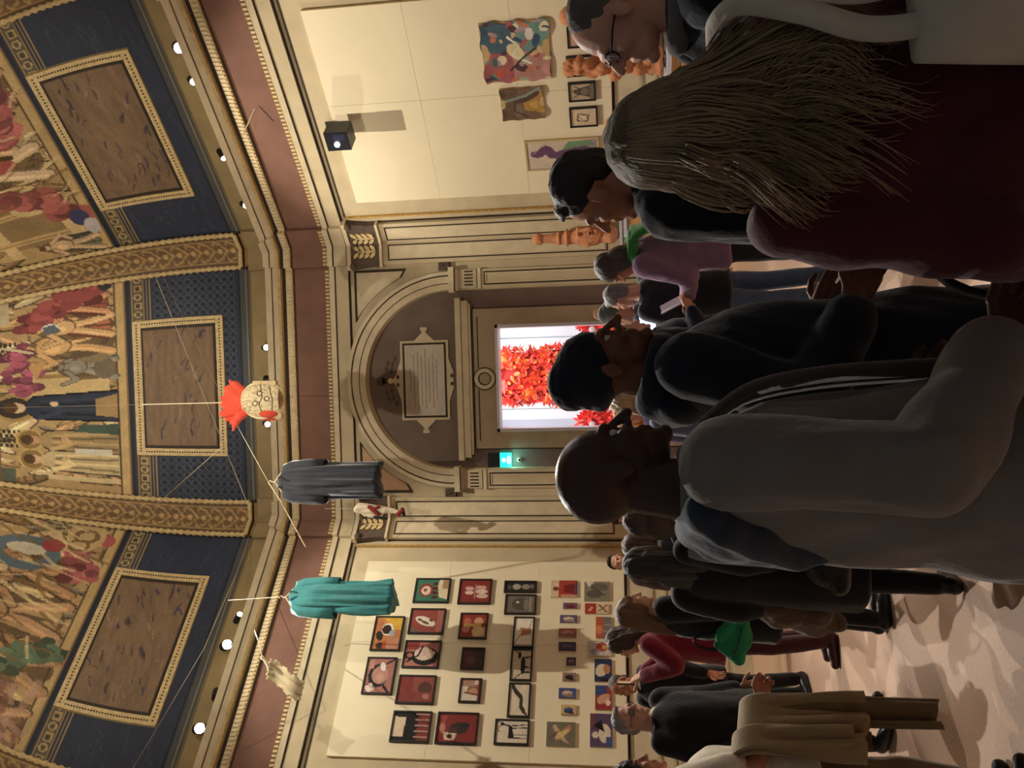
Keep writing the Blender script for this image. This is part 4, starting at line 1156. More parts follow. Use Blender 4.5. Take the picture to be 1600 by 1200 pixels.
L1 += [('e', .5, .5, .16, .10, (226, 214, 160), .7), ('l', [(.3, .3), (.45, .55), (.6, .45), (.75, .6)], .035, (236, 226, 196)), ('l', [(.2, .6), (.4, .4), (.55, .2)], .03, (60, 50, 60)), ('e', .78, .28, .10, .06, (226, 216, 206)), ('e', .15, .78, .07, .06, (206, 84, 60)), ('e', .35, .82, .08, .04, (60, 110, 110))]
art((753, 859, 32, 126), -1, 'large unframed canvas crowded with colourful swirling figures', (150, 120, 110), L1, None, GR, 50, wob=.018, res=96)
L2 = [('rect', 0, 1, .6, 1, (110, 84, 66)), ('p', [(.2, 0), (.9, .05), (.7, .5), (.3, .45)], (186, 136, 60)), ('e', .3, .6, .2, .1, (130, 106, 90)), ('e', .7, .35, .1, .3, (96, 66, 52), .5), ('l', [(.6, .9), (.75, .4), (.95, .1)], .07, (130, 150, 140)), ('l', [(.1, .4), (.3, .7), (.6, .65)], .04, (70, 60, 60)), ('e', .45, .2, .12, .14, (206, 160, 70))]
art((783, 850, 136, 186), -1, 'smaller brown and ochre unframed canvas beside the colourful one', (124, 96, 72), L2, None, GR, 51, wob=.006, res=60)
L3 = [('rect', 0, 1, 0, .2, (150, 140, 150)), ('e', .55, .89, .12, .05, (110, 74, 110)), ('e', .55, .87, .07, .03, (206, 180, 180)), ('l', [(.5, .84), (.75, .72), (.45, .62), (.6, .45), (.7, .25), (.55, .05)], .16, (104, 66, 104)), ('l', [(.45, .62), (.2, .5), (.4, .4)], .05, (104, 66, 104)), ('p', [(.65, .5), (.95, .4), (.95, .1), (.8, .05)], (110, 150, 110)), ('l', [(.25, .8), (.2, .2)], .05, (214, 190, 170)), ('e', .45, .25, .1, .1, (216, 130, 90)), ('e', .6, .15, .1, .06, (70, 60, 110))]
art((821, 936, 216, 263), -1, 'tall pale picture with a winding purple line', (206, 186, 166), L3, (200, 176, 130), GR, 52, res=70)
L4 = [('p', [(.1, .1), (.9, .1), (.6, .9), (.4, .8)], (96, 84, 70)), ('l', [(.15, .9), (.5, .4), (.85, .8)], .04, (60, 50, 44)), ('e', .5, .4, .2, .15, (130, 116, 96)), ('rect', 0, 1, 0, .2, (120, 110, 92))]
art((888, 931, 127, 157), -1, 'small black framed sepia drawing beside the tall terracotta sculpture', (196, 170, 134), L4, FB, GR, 53, res=36)
L5 = [('l', [(.3, .75), (.7, .7), (.6, .3), (.25, .35), (.3, .75)], .05, (80, 64, 54)), ('l', [(.4, .6), (.6, .5), (.45, .35)], .04, (60, 50, 44)), ('e', .5, .5, .08, .08, (226, 216, 200))]
art((890, 934, 166, 197), -1, 'small black framed ink drawing on peach, next to the purple picture', (224, 196, 160), L5, FB, GR, 54, res=36)
art((885, 930, 86, 118), -1, 'black framed pale blue drawing half hidden by terracotta sculpture', (190, 206, 206), [('e', .5, .5, .3, .3, (150, 160, 160)), ('l', [(.2, .2), (.8, .8)], .05, (80, 84, 90))], FB, GR, 55, res=30)
art((886, 932, 40, 73), -1, 'black framed pink drawing above the bald man with glasses', (214, 170, 150), [('e', .5, .5, .25, .3, (176, 110, 90)), ('l', [(.2, .7), (.8, .4)], .05, INK)], FB, GR, 56, res=30)

# ================================================================== things hung on the lines under the dome
M_CORD = mat('pale_cord', (226, 212, 180), .7, .1, 10, .1)
M_WIRE = mat('thin_wire', (190, 176, 150), .4, .05, 5, 0, metal=.4)


def cord(pts, r, label, name='cord', m=None, sag=0.0):
    P = np.array(pts, float)
    o = mesh_obj(name, *tube(P - P[0], r, 6), m or M_WIRE)
    o.location = Vector(P[0]); tag(o, label, 'cord')
    return o


def cloth_mat(name, rgb, rough=.85, b=.25): return mat(name, rgb, rough, .10, 14, b, 60, sheen=.25, spec=.2)


def robe(c, Lz, W, D, col, label, name, yaw, seed, lining=(220, 215, 200)):
    """a garment hung from its shoulders: top of the shoulders at c"""
    e = empty(name, c, yaw)
    m = cloth_mat(name + '_cloth_%d_%d_%d' % col, col)
    f = lambda a, z: 1 + .15 * np.sin(7 * a + 1.7 * z + seed) * min(1, -z / Lz * 1.6 + .1) + .045 * np.sin(13 * a - 2 * z)
    zz = np.linspace(0, -Lz, 26)
    rings = []
    for z in zz:
        q = -z / Lz
        w = W * (.40 + .60 * min(1, q * 9) ** .5) * (1 + .02 * q); rings.append((z, 0, 0, w / 2, D / 2 * (.35 + .65 * min(1, q * 4))))
    V, Fc = loft(rings, 120, True, f)
    V[:, 2] += np.where(V[:, 2] < -Lz + .02, .03 * np.sin(V[:, 0] * 14 + seed), 0)
    V = V + vnormals(V, Fc) * (folds(V, seed, (16, 10, 2.2)) * .022)[:, None]
    V[:, 1] += (.020 * np.sin(V[:, 0] * 62 + 2.2 * V[:, 2] + seed) + .012 * np.sin(V[:, 0] * 110 - 3 * V[:, 2])) * np.clip(-V[:, 2] * 1.6, 0, 1)
    mesh_obj('body', V, Fc, m, e, True)
    for s in (-1, 1):
        R_ = [(-.06, s * W * .40, 0, .06, .06), (-.16, s * W * .47, 0, .075, .075), (-Lz * .30, s * W * .52, .01, .075, .095), (-Lz * .46, s * W * .53, .015, .07, .11)]
        V, Fc = loft(R_, 24, True, lambda a, z: 1 + .06 * np.sin(5 * a + 6 * z))
        mesh_obj('sleeve', V, Fc, m, e, True)
        mesh_obj('sleeve_shade_disc', *loft([(-Lz * .46 - .001, s * W * .53, .015, .06, .095), (-Lz * .46 - .004, s * W * .53, .015, .05, .09)], 24), mat(name + '_inside_shade_%d' % seed, tuple(int(v * .35) for v in col), .9, .1, 5, 0), e)  # flat disc on the closed sleeve, inner shade put into its colour
    mesh_obj('collar', *tube([(-W * .17, -.05, -.015), (-W * .08, -.07, -.10), (0, -.08, -.2), (W * .08, -.07, -.10), (W * .17, -.05, -.015), (0, .05, .03), (-W * .17, -.05, -.015)], .014, 6), mat(name + '_collar_%d' % seed, tuple(int(v * .6) for v in col), .9, .1, 5, .1), e, True)
    mesh_obj('hanger', *join([tube([(-W * .3, 0, -.03), (0, 0, .06), (W * .3, 0, -.03)], .012, 6), tube([(0, 0, .06), (0, 0, .10), (.02, 0, .13), (0, 0, .15), (-.02, 0, .13)], .006, 6)]), M_CORD, e)
    tag(e, label, 'robe', 'robes hung on the lines')
    return e


P_dark = at(437, 753, 9.9)
robe(P_dark, 1.30, .40, .30, (50, 55, 62), 'charcoal grey robe hanging in front of the back cornice', 'hanging_robe', .1, 1)
P_teal = np.array([-2.62, 2.78, 5.72])
robe(P_teal, 1.33, .36, .30, (72, 148, 152), 'teal green robe hanging before the densely hung picture wall', 'hanging_robe', math.radians(38), 5)

# red-plumed headdress with a cream patterned face
P_red = at(398, 628, 9.0)
hd = empty('hanging_headdress', P_red)
M_CORAL = cloth_mat('coral_cloth', (226, 84, 60))
pr = []
rg = np.random.default_rng(3)
for i in range(13):
    a = -1.15 + i * .19
    q = np.array([math.sin(a) * .24, rg.uniform(-.05, .05), .10 + math.cos(a) * .27])
    pr.append(cap_((math.sin(a) * .06, 0, .06), q, .060, .042, 10)); pr.append(cap_(q, q + np.array([math.sin(a) * .05 + rg.normal() * .02, rg.normal() * .03, .05]), .038, .020, 8))
pr.append(cap_((-.06, 0, .02), (-.17, 0, -.12), .06, .04)); pr.append(cap_((-.16, .0, -.1), (-.20, 0, -.30), .05, .03)); pr.append(ell((0, 0, .10), (.16, .08, .13)))
V, Fc = remesh(pr, .012, 2); V = V + vnormals(V, Fc) * (folds(V, 4, (26, 26, 20)) * .010)[:, None]
mesh_obj('plume_cloth', V, Fc, M_CORAL, hd, True)
cvm = Canvas(60, 70, (226, 206, 160), 9)
cvm.strokes(150, [(120, 92, 56), (150, 120, 78), (90, 70, 46), (240, 226, 190)], .10, .014, al=.8)
for q in ((.42, .62), (.55, .30), (.70, .5)): cvm.ring(q[0], q[1], .05, .08, (110, 84, 52)); cvm.e(q[0], q[1], .03, .03, (236, 222, 186))
cvm.l([(.05, .45), (.4, .52), (.6, .42), (.95, .5)], .03, (96, 74, 46)); cvm.l([(.1, .2), (.5, .15), (.9, .25)], .03, (96, 74, 46)); cvm.noise(.08)
def face_fn(X, Y):
    a = X * 2 - 1; zz = .10 - .44 * (1 - Y); w = .20 * np.sqrt(np.clip(1 - ((Y - .42) / .72) ** 2, .05, 1))
    return np.stack([a * w + .02, -.05 - .09 * np.sqrt(np.clip(1 - a * a, 0, 1)), zz], 1)
canvas_obj('patterned_face', cvm, face_fn, hd, desat=.1)
mesh_obj('face_back', *ell((.02, -.03, -.13), (.185, .07, .235)), mat('cream_linen', (214, 192, 144), .85, .12, 20, .3), hd, True)
rim = [(.02 + .205 * math.cos(t), -.055, -.11 + .235 * math.sin(t)) for t in np.linspace(-.3, PI + .3, 26)]
mesh_obj('face_rim', *tube(rim, .016, 8), mat('cream_rim', (232, 214, 172), .8, .08, 12, .2), hd, True)
mesh_obj('cheek_patch', *ell((-.13, -.10, -.20), (.05, .035, .11)), M_CORAL, hd, True)
mesh_obj('ear_tab', *join([box(.15, .24, -.08, -.02, -.22, -.02), box(.19, .235, -.09, -.03, -.30, -.2)]), mat('cream_linen', (214, 192, 144)), hd)
V, Fc = remesh([cap_((-.18, -.06, -.32), (-.14, -.07, -.22), .035, .03), ell((-.16, -.07, -.34), (.05, .04, .03)), cap_((-.2, -.05, -.3), (-.2, -.05, -.36), .02, .02)], .010, 1)
mesh_obj('chin_knot', V, Fc, mat('cream_linen', (214, 192, 144)), hd, True)
mesh_obj('cord', *tube([(0, 0, .28), (.0, 0, float(at(220, 633, 9.0)[2] - P_red[2]))], .007, 6), M_CORD, hd)
_t = math.acos(float(P_red[1]) / AP)
mesh_obj('wire', *tube([(0, 0, float(at(220, 633, 9.0)[2] - P_red[2])), (0, 0, BZ + BH * math.sin(_t) - float(P_red[2]))], .0016, 5), M_WIRE, hd)
tag(hd, 'coral red plumed headdress with cream patterned face hanging in mid air', 'headdress')

# pale torn cloth
P_wc = at(445, 1062, 9.0)
wc = empty('hanging_cloth', P_wc)
cvw = Canvas(40, 40, (238, 222, 180), 12); cvw.noise(.05)
nx = 26; X, Y = np.meshgrid(np.linspace(-1, 1, nx), np.linspace(-1, 1, nx)); X = X.ravel(); Y = Y.ravel()
rgd = lambda a, s: .012 * np.sin(a * 11 + s) + .008 * np.sin(a * 27 + s)
cx = X * .115 + Y * .125 + rgd(Y, 1) * (np.abs(X) > .9); cz = Y * .20 + X * -.03 + rgd(X, 2) * (np.abs(Y) > .9); cy = .03 * np.sin(Y * 3) + .012 * np.sin(X * 7)
V = np.stack([cx, cy, cz], 1); V2 = V + np.array([0, .008, 0]); idx = np.arange(nx * nx).reshape(nx, nx)
Fq = np.stack([idx[:-1, :-1], idx[:-1, 1:], idx[1:, 1:], idx[1:, :-1]], -1).reshape(-1, 4); ed = list(idx[0]) + list(idx[1:, -1]) + list(idx[-1, -2::-1]) + list(idx[-2:0:-1, 0]); m_ = nx * nx
mesh_obj('cloth', np.vstack([V, V2]), Fq.tolist() + (Fq[:, ::-1] + m_).tolist() + [[ed[i], ed[i - 1], ed[i - 1] + m_, ed[i] + m_] for i in range(len(ed))], cloth_mat('pale_cloth', (240, 226, 186)), wc, True)
mesh_obj('knot', *join([cap_((.14, 0, .18), (.25, 0, .25), .02, .012), ell((.25, 0, .26), (.025, .02, .02))]), cloth_mat('pale_cloth', (240, 226, 186)), wc, True)
mesh_obj('cord', *tube([np.array([.25, 0, .26]), at(406, 1008, 9.4) - P_wc, at(398, 985, 10.0) - P_wc], .006, 6), M_CORD, wc)
tag(wc, 'torn cream cloth hanging askew beyond the teal robe', 'cloth')

# small puppet-like garment in white and red in front of the left capital
P_pu = at(556, 800, 11.3)
pu = empty('hanging_puppet', P_pu)
V, Fc = remesh([ell((.05, 0, -.10), (.08, .06, .12)), cap_((.05, 0, -.05), (.02, 0, -.42), .075, .06), cap_((.02, 0, -.42), (0, 0, -.62), .05, .03), cap_((-.02, 0, -.1), (-.07, 0, -.35), .035, .03)], .014, 2)
V = V + vnormals(V, Fc) * (folds(V, 8, (30, 30, 12)) * .012)[:, None]
mesh_obj('garment', V, Fc, cloth_mat('puppet_white', (214, 200, 176)), pu, True)
mesh_obj('red_band', *join([cap_((.08, -.06, -.22), (-.02, -.07, -.34), .03, .03), cap_((.06, -.07, -.30), (.09, -.06, -.36), .02, .02), cap_((-.03, -.02, -.62), (.02, -.02, -.68), .035, .03)]), cloth_mat('puppet_red', (130, 40, 40)), pu, True)
mesh_obj('dark_tip', *join([cap_((.03, 0, -.68), (-.05, 0, -.70), .03, .02), cap_((-.07, -.03, -.28), (-.09, -.03, -.45), .02, .02)]), M_BLACK, pu, True)
mesh_obj('cord', *tube([(.05, 0, 0), (.05, 0, .45)], .004, 5), M_WIRE, pu)
tag(pu, 'small white and red puppet garment hanging beside the charcoal robe', 'puppet')

# lines
hook = P_dark + np.array([0, 0, .15])
cord([dome(np.array([.86]), np.array([.30]), .08)[0], at(365, 655, 10.1), hook], .003, 'thin line from the far dome rib to the charcoal robe')
cord([hook, at(440, 785, 9.9), P_teal + np.array([.5, .6, .02])], .008, 'pale rope slanting from the charcoal robe toward the teal robe', 'rope', M_CORD)
cord([P_teal + np.array([0, 0, .14]), at(357, 938, 10.0)], .005, 'thin upright wire above the teal robe')
cord([wpt(1, 1.72, 7.16, .05), at(318, 1015, 9.5), wpt(1, -1.9, 7.6, .3)], .004, 'long thin line running along the cornice above the teal robe')
cord([wpt(-1, *hit(398, 170, -1, .10), .10), wpt(-1, *hit(380, 210, -1, .36), .36)], .008, 'short pale rope end on the cornice of the projector side', 'rope', M_CORD)
cord([at(240, 425, 10.4), at(390, 795, 10.6)], .004, 'fine wire crossing in front of the central feather panel')
cord([at(345, 700, 10.3), at(240, 792, 10.6)], .004, 'fine wire slanting up to the rib near the charcoal robe')

# ================================================================== terracotta sculptures, tables and plinths
M_TERRA = mat('terracotta', (200, 136, 98), .85, .18, 9, .35)
M_TERRA2 = mat('terracotta_pale', (208, 152, 116), .85, .16, 9, .35)
M_TOP = mat('bluish_white_tabletop', (206, 214, 236), .35, .02, 2, .02)
M_SLAT = mat('oak_slat', (206, 166, 116), .6, .14, 3, .15, stretch=(1, 1, 12))


def lump(name, base, parts, label, voxel=.016, seed=1, amp=.014, m=None, yaw=0.0, cat='sculpture', extra=None):
    e = empty(name, base, yaw)
    V, Fc = remesh(parts, voxel, 2); V = V + vnormals(V, Fc) * (folds(V, seed, (22, 22, 18)) * amp)[:, None]
    V[:, 2] -= V[:, 2].min()
    mesh_obj('body', V, Fc, m or M_TERRA, e, True)
    if extra: extra(e)
    tag(e, label, cat)
    return e


# long table along the right wall: top, legs-box of horizontal oak slats
uz = hit(1043, 100, -1, .80)
TZ = uz[1]
tb = empty('display_table', wpt(-1, .75, 0, .45), math.radians(-45))
mesh_obj('tabletop', *box(-1.05, .95, -.35, .35, TZ - .045, TZ), M_TOP, tb)
for i in range(8):
    z0 = .03 + i * (TZ - .06) / 8
    mesh_obj('slat', *box(-1.0, .9, -.31, -.285, z0, z0 + (TZ - .06) / 8 - .012), M_SLAT, tb)
mesh_obj('end_panel', *box(-1.0, -.97, -.285, .3, 0, TZ - .045), M_SLAT, tb); mesh_obj('end_panel', *box(.87, .9, -.285, .3, 0, TZ - .045), M_SLAT, tb)
tag(tb, 'long display table with pale blue top and oak slat front beside the projector wall', 'table')


def pz(px, py, k, w): u_, z_ = hit(px, py, k, w); return u_, z_


u_, ztop = pz(884, 107, -1, .45); HS = ztop - TZ
seg = [ell((0, 0, HS * .93), (.10, .10, .10)), ell((.02, -.02, HS * .84), (.12, .11, .07))]
rg = np.random.default_rng(11)
for i in range(16):
    q = i / 16; a = i * 2.4
    seg.append(ell((.07 * math.cos(a) + rg.normal() * .015, .06 * math.sin(a), HS * (.06 + .74 * q)), (.075 + .03 * (1 - q), .07 + .02 * (1 - q), .075)))
seg += [cap_((-.06, 0, .05), (-.04, 0, HS * .8), .07, .055), cap_((.06, 0, .05), (.05, 0, HS * .78), .08, .055), ell((0, 0, .04), (.17, .15, .05))]
lump('terracotta_totem', wpt(-1, u_, TZ, .45), seg, 'tall knobbly terracotta totem on the blue-topped table', .018, 2, .020)
u_, z_ = pz(886, 25, -1, .45)
seg2 = [ell((0, 0, z_ - TZ - .10), (.11, .10, .11)), cap_((0, 0, .05), (0, 0, z_ - TZ - .2), .12, .08), ell((.05, -.03, .5), (.12, .1, .12)), ell((-.05, .03, .8), (.1, .1, .14)), ell((0, 0, .03), (.16, .14, .04))]
lump('terracotta_totem', wpt(-1, u_, TZ, .45), seg2, 'terracotta totem peeking above the bald head of man with glasses', .020, 6, .018)
u_, z_ = pz(944, 195, -1, .5)
hb = z_ - TZ
lump('terracotta_portrait', wpt(-1, u_, TZ, .5), [ell((0, 0, hb - .12), (.09, .10, .12)), cap_((0, 0, .05), (0, 0, hb - .2), .06, .055), ell((0, 0, .03), (.12, .1, .04)), ell((-.0, -.10, hb - .13), (.02, .03, .03))], 'small pinkish terracotta head peeking over the long-haired woman', .016, 9, .006, M_TERRA2)


# slender plinths in the right corner
def plinth(u, w, z, label, k=-1, s=.22):
    e = empty('plinth', wpt(k, u, 0, w), math.radians(45 * k))
    mesh_obj('plinth_top', *box(-s, s, -s, s, z - .04, z), M_TOP, e)
    n = 6
    for i in range(n):
        z0 = .02 + i * (z - .06) / n
        mesh_obj('slat', *box(-s + .02, s - .02, -s + .02, -s + .04, z0, z0 + (z - .06) / n - .012), M_SLAT, e)
    mesh_obj('core', *box(-s + .03, s - .03, -s + .04, s - .03, 0, z - .04), M_SLAT, e)
    tag(e, label, 'plinth')


def pinecone(base, r, label):
    e = empty('terracotta_pinecone', base)
    mesh_obj('core', *ell((0, 0, r), (r * .85, r * .85, r)), M_TERRA, e, True)
    proto = None
    for j in range(5):
        for i in range(9):
            a = (i + .5 * (j % 2)) / 9 * 2 * PI; t = .5 + j * .52
            d = np.array([math.sin(t) * math.cos(a), math.sin(t) * math.sin(a), math.cos(t)])
            p = Vector((0, 0, r)) + Vector(d * r * .9)
            if proto is None:
                proto = mesh_obj('scale', *ell((0, 0, 0), (.30 * r, .30 * r, .16 * r), 8, 5), M_TERRA2, e, True); o_ = proto
            else:
                o_ = proto.copy(); COL.objects.link(o_); o_.parent = e
            o_.location = p; o_.rotation_euler = Vector(d).to_track_quat('Z', 'Y').to_euler()
    tag(e, label, 'sculpture')


u_, z_ = pz(974, 336, -1, 1.05)
plinth(u_, 1.05, z_, 'slatted plinth with bluish top carrying the pinecone near the bust', -1, .20)
pinecone(wpt(-1, u_, z_, 1.05), (pz(955, 336, -1, 1.05)[1] - z_) / 2, 'scaly terracotta pinecone on a slatted plinth near the terracotta bust')
u_, z_ = pz(946, 490, 0, .5)
plinth(u_, .5, z_, 'slatted plinth beside the door, hidden behind visitors', 0, .16)
pinecone(wpt(0, u_, z_, .5), (pz(927, 490, 0, .5)[1] - z_) / 2, 'scaly terracotta pinecone next to the bright door opening')
u_, ztop = pz(842, 372, 0, .45); zb = pz(968, 372, 0, .45)[1]
plinth(u_, .45, zb, 'slatted plinth under the long-necked terracotta bust', 0, .20)
HB = ztop - zb


def bust_extra(e):
    mesh_obj('eye_slit', *join([ell((s * .05, -.155, HB * .36), (.03, .018, .014)) for s in (-1, 1)]), mat('slit_dark', (70, 40, 26), .9, .1, 5, 0), e, True)


lump('terracotta_bust', wpt(0, u_, zb, .45), [
    ell((0, .02, HB * .30), (.135, .15, HB * .24)), ell((0, -.06, HB * .22), (.09, .09, HB * .14)), cap_((0, -.15, HB * .38), (0, -.19, HB * .27), .022, .032), cap_((-.05, -.13, HB * .42), (.05, -.13, HB * .42), .024, .024),
    ell((0, -.14, HB * .19), (.05, .03, .022)), ell((.14, .02, HB * .31), (.02, .04, .06)), ell((-.14, .02, HB * .31), (.02, .04, .06)),
    cap_((0, .03, HB * .5), (0, .03, HB * .84), .10, .06), ell((0, .03, HB * .92), (.085, .085, HB * .085)), ell((0, .03, HB * .56), (.13, .13, .04)), ell((0, .03, HB * .66), (.11, .11, .03)), cap_((0, 0, 0.03), (0, 0, HB * .12), .13, .09)],
    'terracotta bust with tall knobbed headdress in front of a pilaster', .013, 3, .006, None, .35, 'sculpture', bust_extra)

# ================================================================== people
def head_parts(nose=1.0, jaw=1.0, chin=0.0):
    P = [ell((0, -.014, .033), (.076, .098, .089), 20, 14), ell((0, .028, -.03), (.062, .062, .078), 18, 12), ell((0, .040, -.075), (.048 * jaw, .050, .040), 14, 10),
         ell((0, .074 + chin, -.102), (.022, .020, .018)), cap_((-.034, .080, .022), (.034, .080, .022), .013, .013), cap_((0, .088, .014), (0, .108 * nose ** .5, -.024), .008, .0125),
         ell((.011, .098, -.028), (.010, .012, .008)), ell((-.011, .098, -.028), (.010, .012, .008)), cap_((-.018, .088, -.055), (.018, .088, -.055), .0075, .0075), cap_((-.015, .087, -.068), (.015, .087, -.068), .008, .008),
         ell((.038, .058, -.025), (.026, .026, .026)), ell((-.038, .058, -.025), (.026, .026, .026)),
         ell((.078, -.008, -.012), (.009, .020, .033), R=rotz(-.35)), ell((-.078, -.008, -.012), (.009, .020, .033), R=rotz(.35)),
         cap_((0, -.030, -.05), (0, -.045, -.19), .056, .060, 14)]
    return P


HEADS = [remesh(head_parts(1.0, 1.0), .0048, 2), remesh(head_parts(1.25, 1.12, .004), .0048, 2), remesh(head_parts(1.0, 1.0), .0070, 1), remesh(head_parts(1.25, 1.12, .004), .0070, 1)]


def hand_parts(curl, thumb=.6):
    """right hand along -Z from the wrist at the origin, palm facing -Y, thumb towards +X... local metres"""
    P = [cap_((-.024, 0, -.018), (-.031, 0, -.078), .014, .013), cap_((-.008, 0, -.012), (-.010, 0, -.085), .015, .014), cap_((.010, 0, -.012), (.011, 0, -.085), .015, .014), cap_((.022, 0, -.020), (.030, 0, -.078), .015, .0135), cap_((0, 0, .03), (0, 0, -.02), .026, .026, flat=((0, 1, 0), .75))]
    for i, (x, L_, s) in enumerate(((-.033, .058, -.10), (-.011, .074, -.03), (.011, .080, .03), (.033, .070, .10))):
        p = np.array([x, 0, -.088]); a = .15 + curl * .5
        for j, q in enumerate((.45, .32, .27)):
            d = np.array([s * (1 - curl * .6), -math.sin(a), -math.cos(a)]); n_ = p + d * L_ * q
            P.append(cap_(p, n_, .0090 - j * .0008, .0084 - j * .0008, 8)); p = n_; a += curl * .95
    p = np.array([.028, -.004, -.028]); d = np.array([.75, -.25 - curl * .3, -.55])
    for L_ in (.036, .030, .024):
        d = d / np.linalg.norm(d); n_ = p + d * L_; P.append(cap_(p, n_, .0115, .0095, 8)); p = n_; d = d + np.array([-.35 * curl - .1, -.2 * curl, -.25])
    return P


HANDS = {c: remesh(hand_parts(c), .0042, 1) for c in (.25, .75, 1.25)}
HANDS_FAR = {c: remesh(hand_parts(c), .0056, 1) for c in (.25, .75, 1.25)}
_eye = ell((0, 0, 0), (.0112, .0112, .0112), 12, 8)
M_EYE = mat('eye_white', (214, 206, 196), .25, .02, 3, 0)
M_IRIS = mat('eye_iris', (40, 28, 22), .2, .05, 3, 0)
SKN = {'fair': mat('skin_fair', (222, 168, 140), .5, .07, 18, .08, spec=.35), 'tan': mat('skin_tan', (190, 130, 98), .5, .07, 18, .08, spec=.35), 'brown': mat('skin_brown', (120, 76, 54), .5, .08, 18, .08, spec=.35), 'dark': mat('skin_dark', (70, 46, 36), .45, .08, 18, .08, spec=.35)}


def hairm(name, rgb): return mat(name, rgb, .55, .30, 30, .5, 120, spec=.45, stretch=(1, 1, .15))


def ground(px, py, dist):
    """stand someone so that the crown is at photo pixel (px, py), dist metres ahead; gives ground point and height"""
    p = at(px, py, dist)
    return p[:2], float(p[2])


def align(a, b):
    """rotation taking unit vector a to b"""
    a = np.asarray(a, float) / np.linalg.norm(a); b = np.asarray(b, float) / np.linalg.norm(b); v = np.cross(a, b); c = a @ b
    if c < -.999: return rotx(PI)
    K = np.array([[0, -v[2], v[1]], [v[2], 0, -v[0]], [-v[1], v[0], 0]])
    return np.eye(3) + K + K @ K / (1 + c)


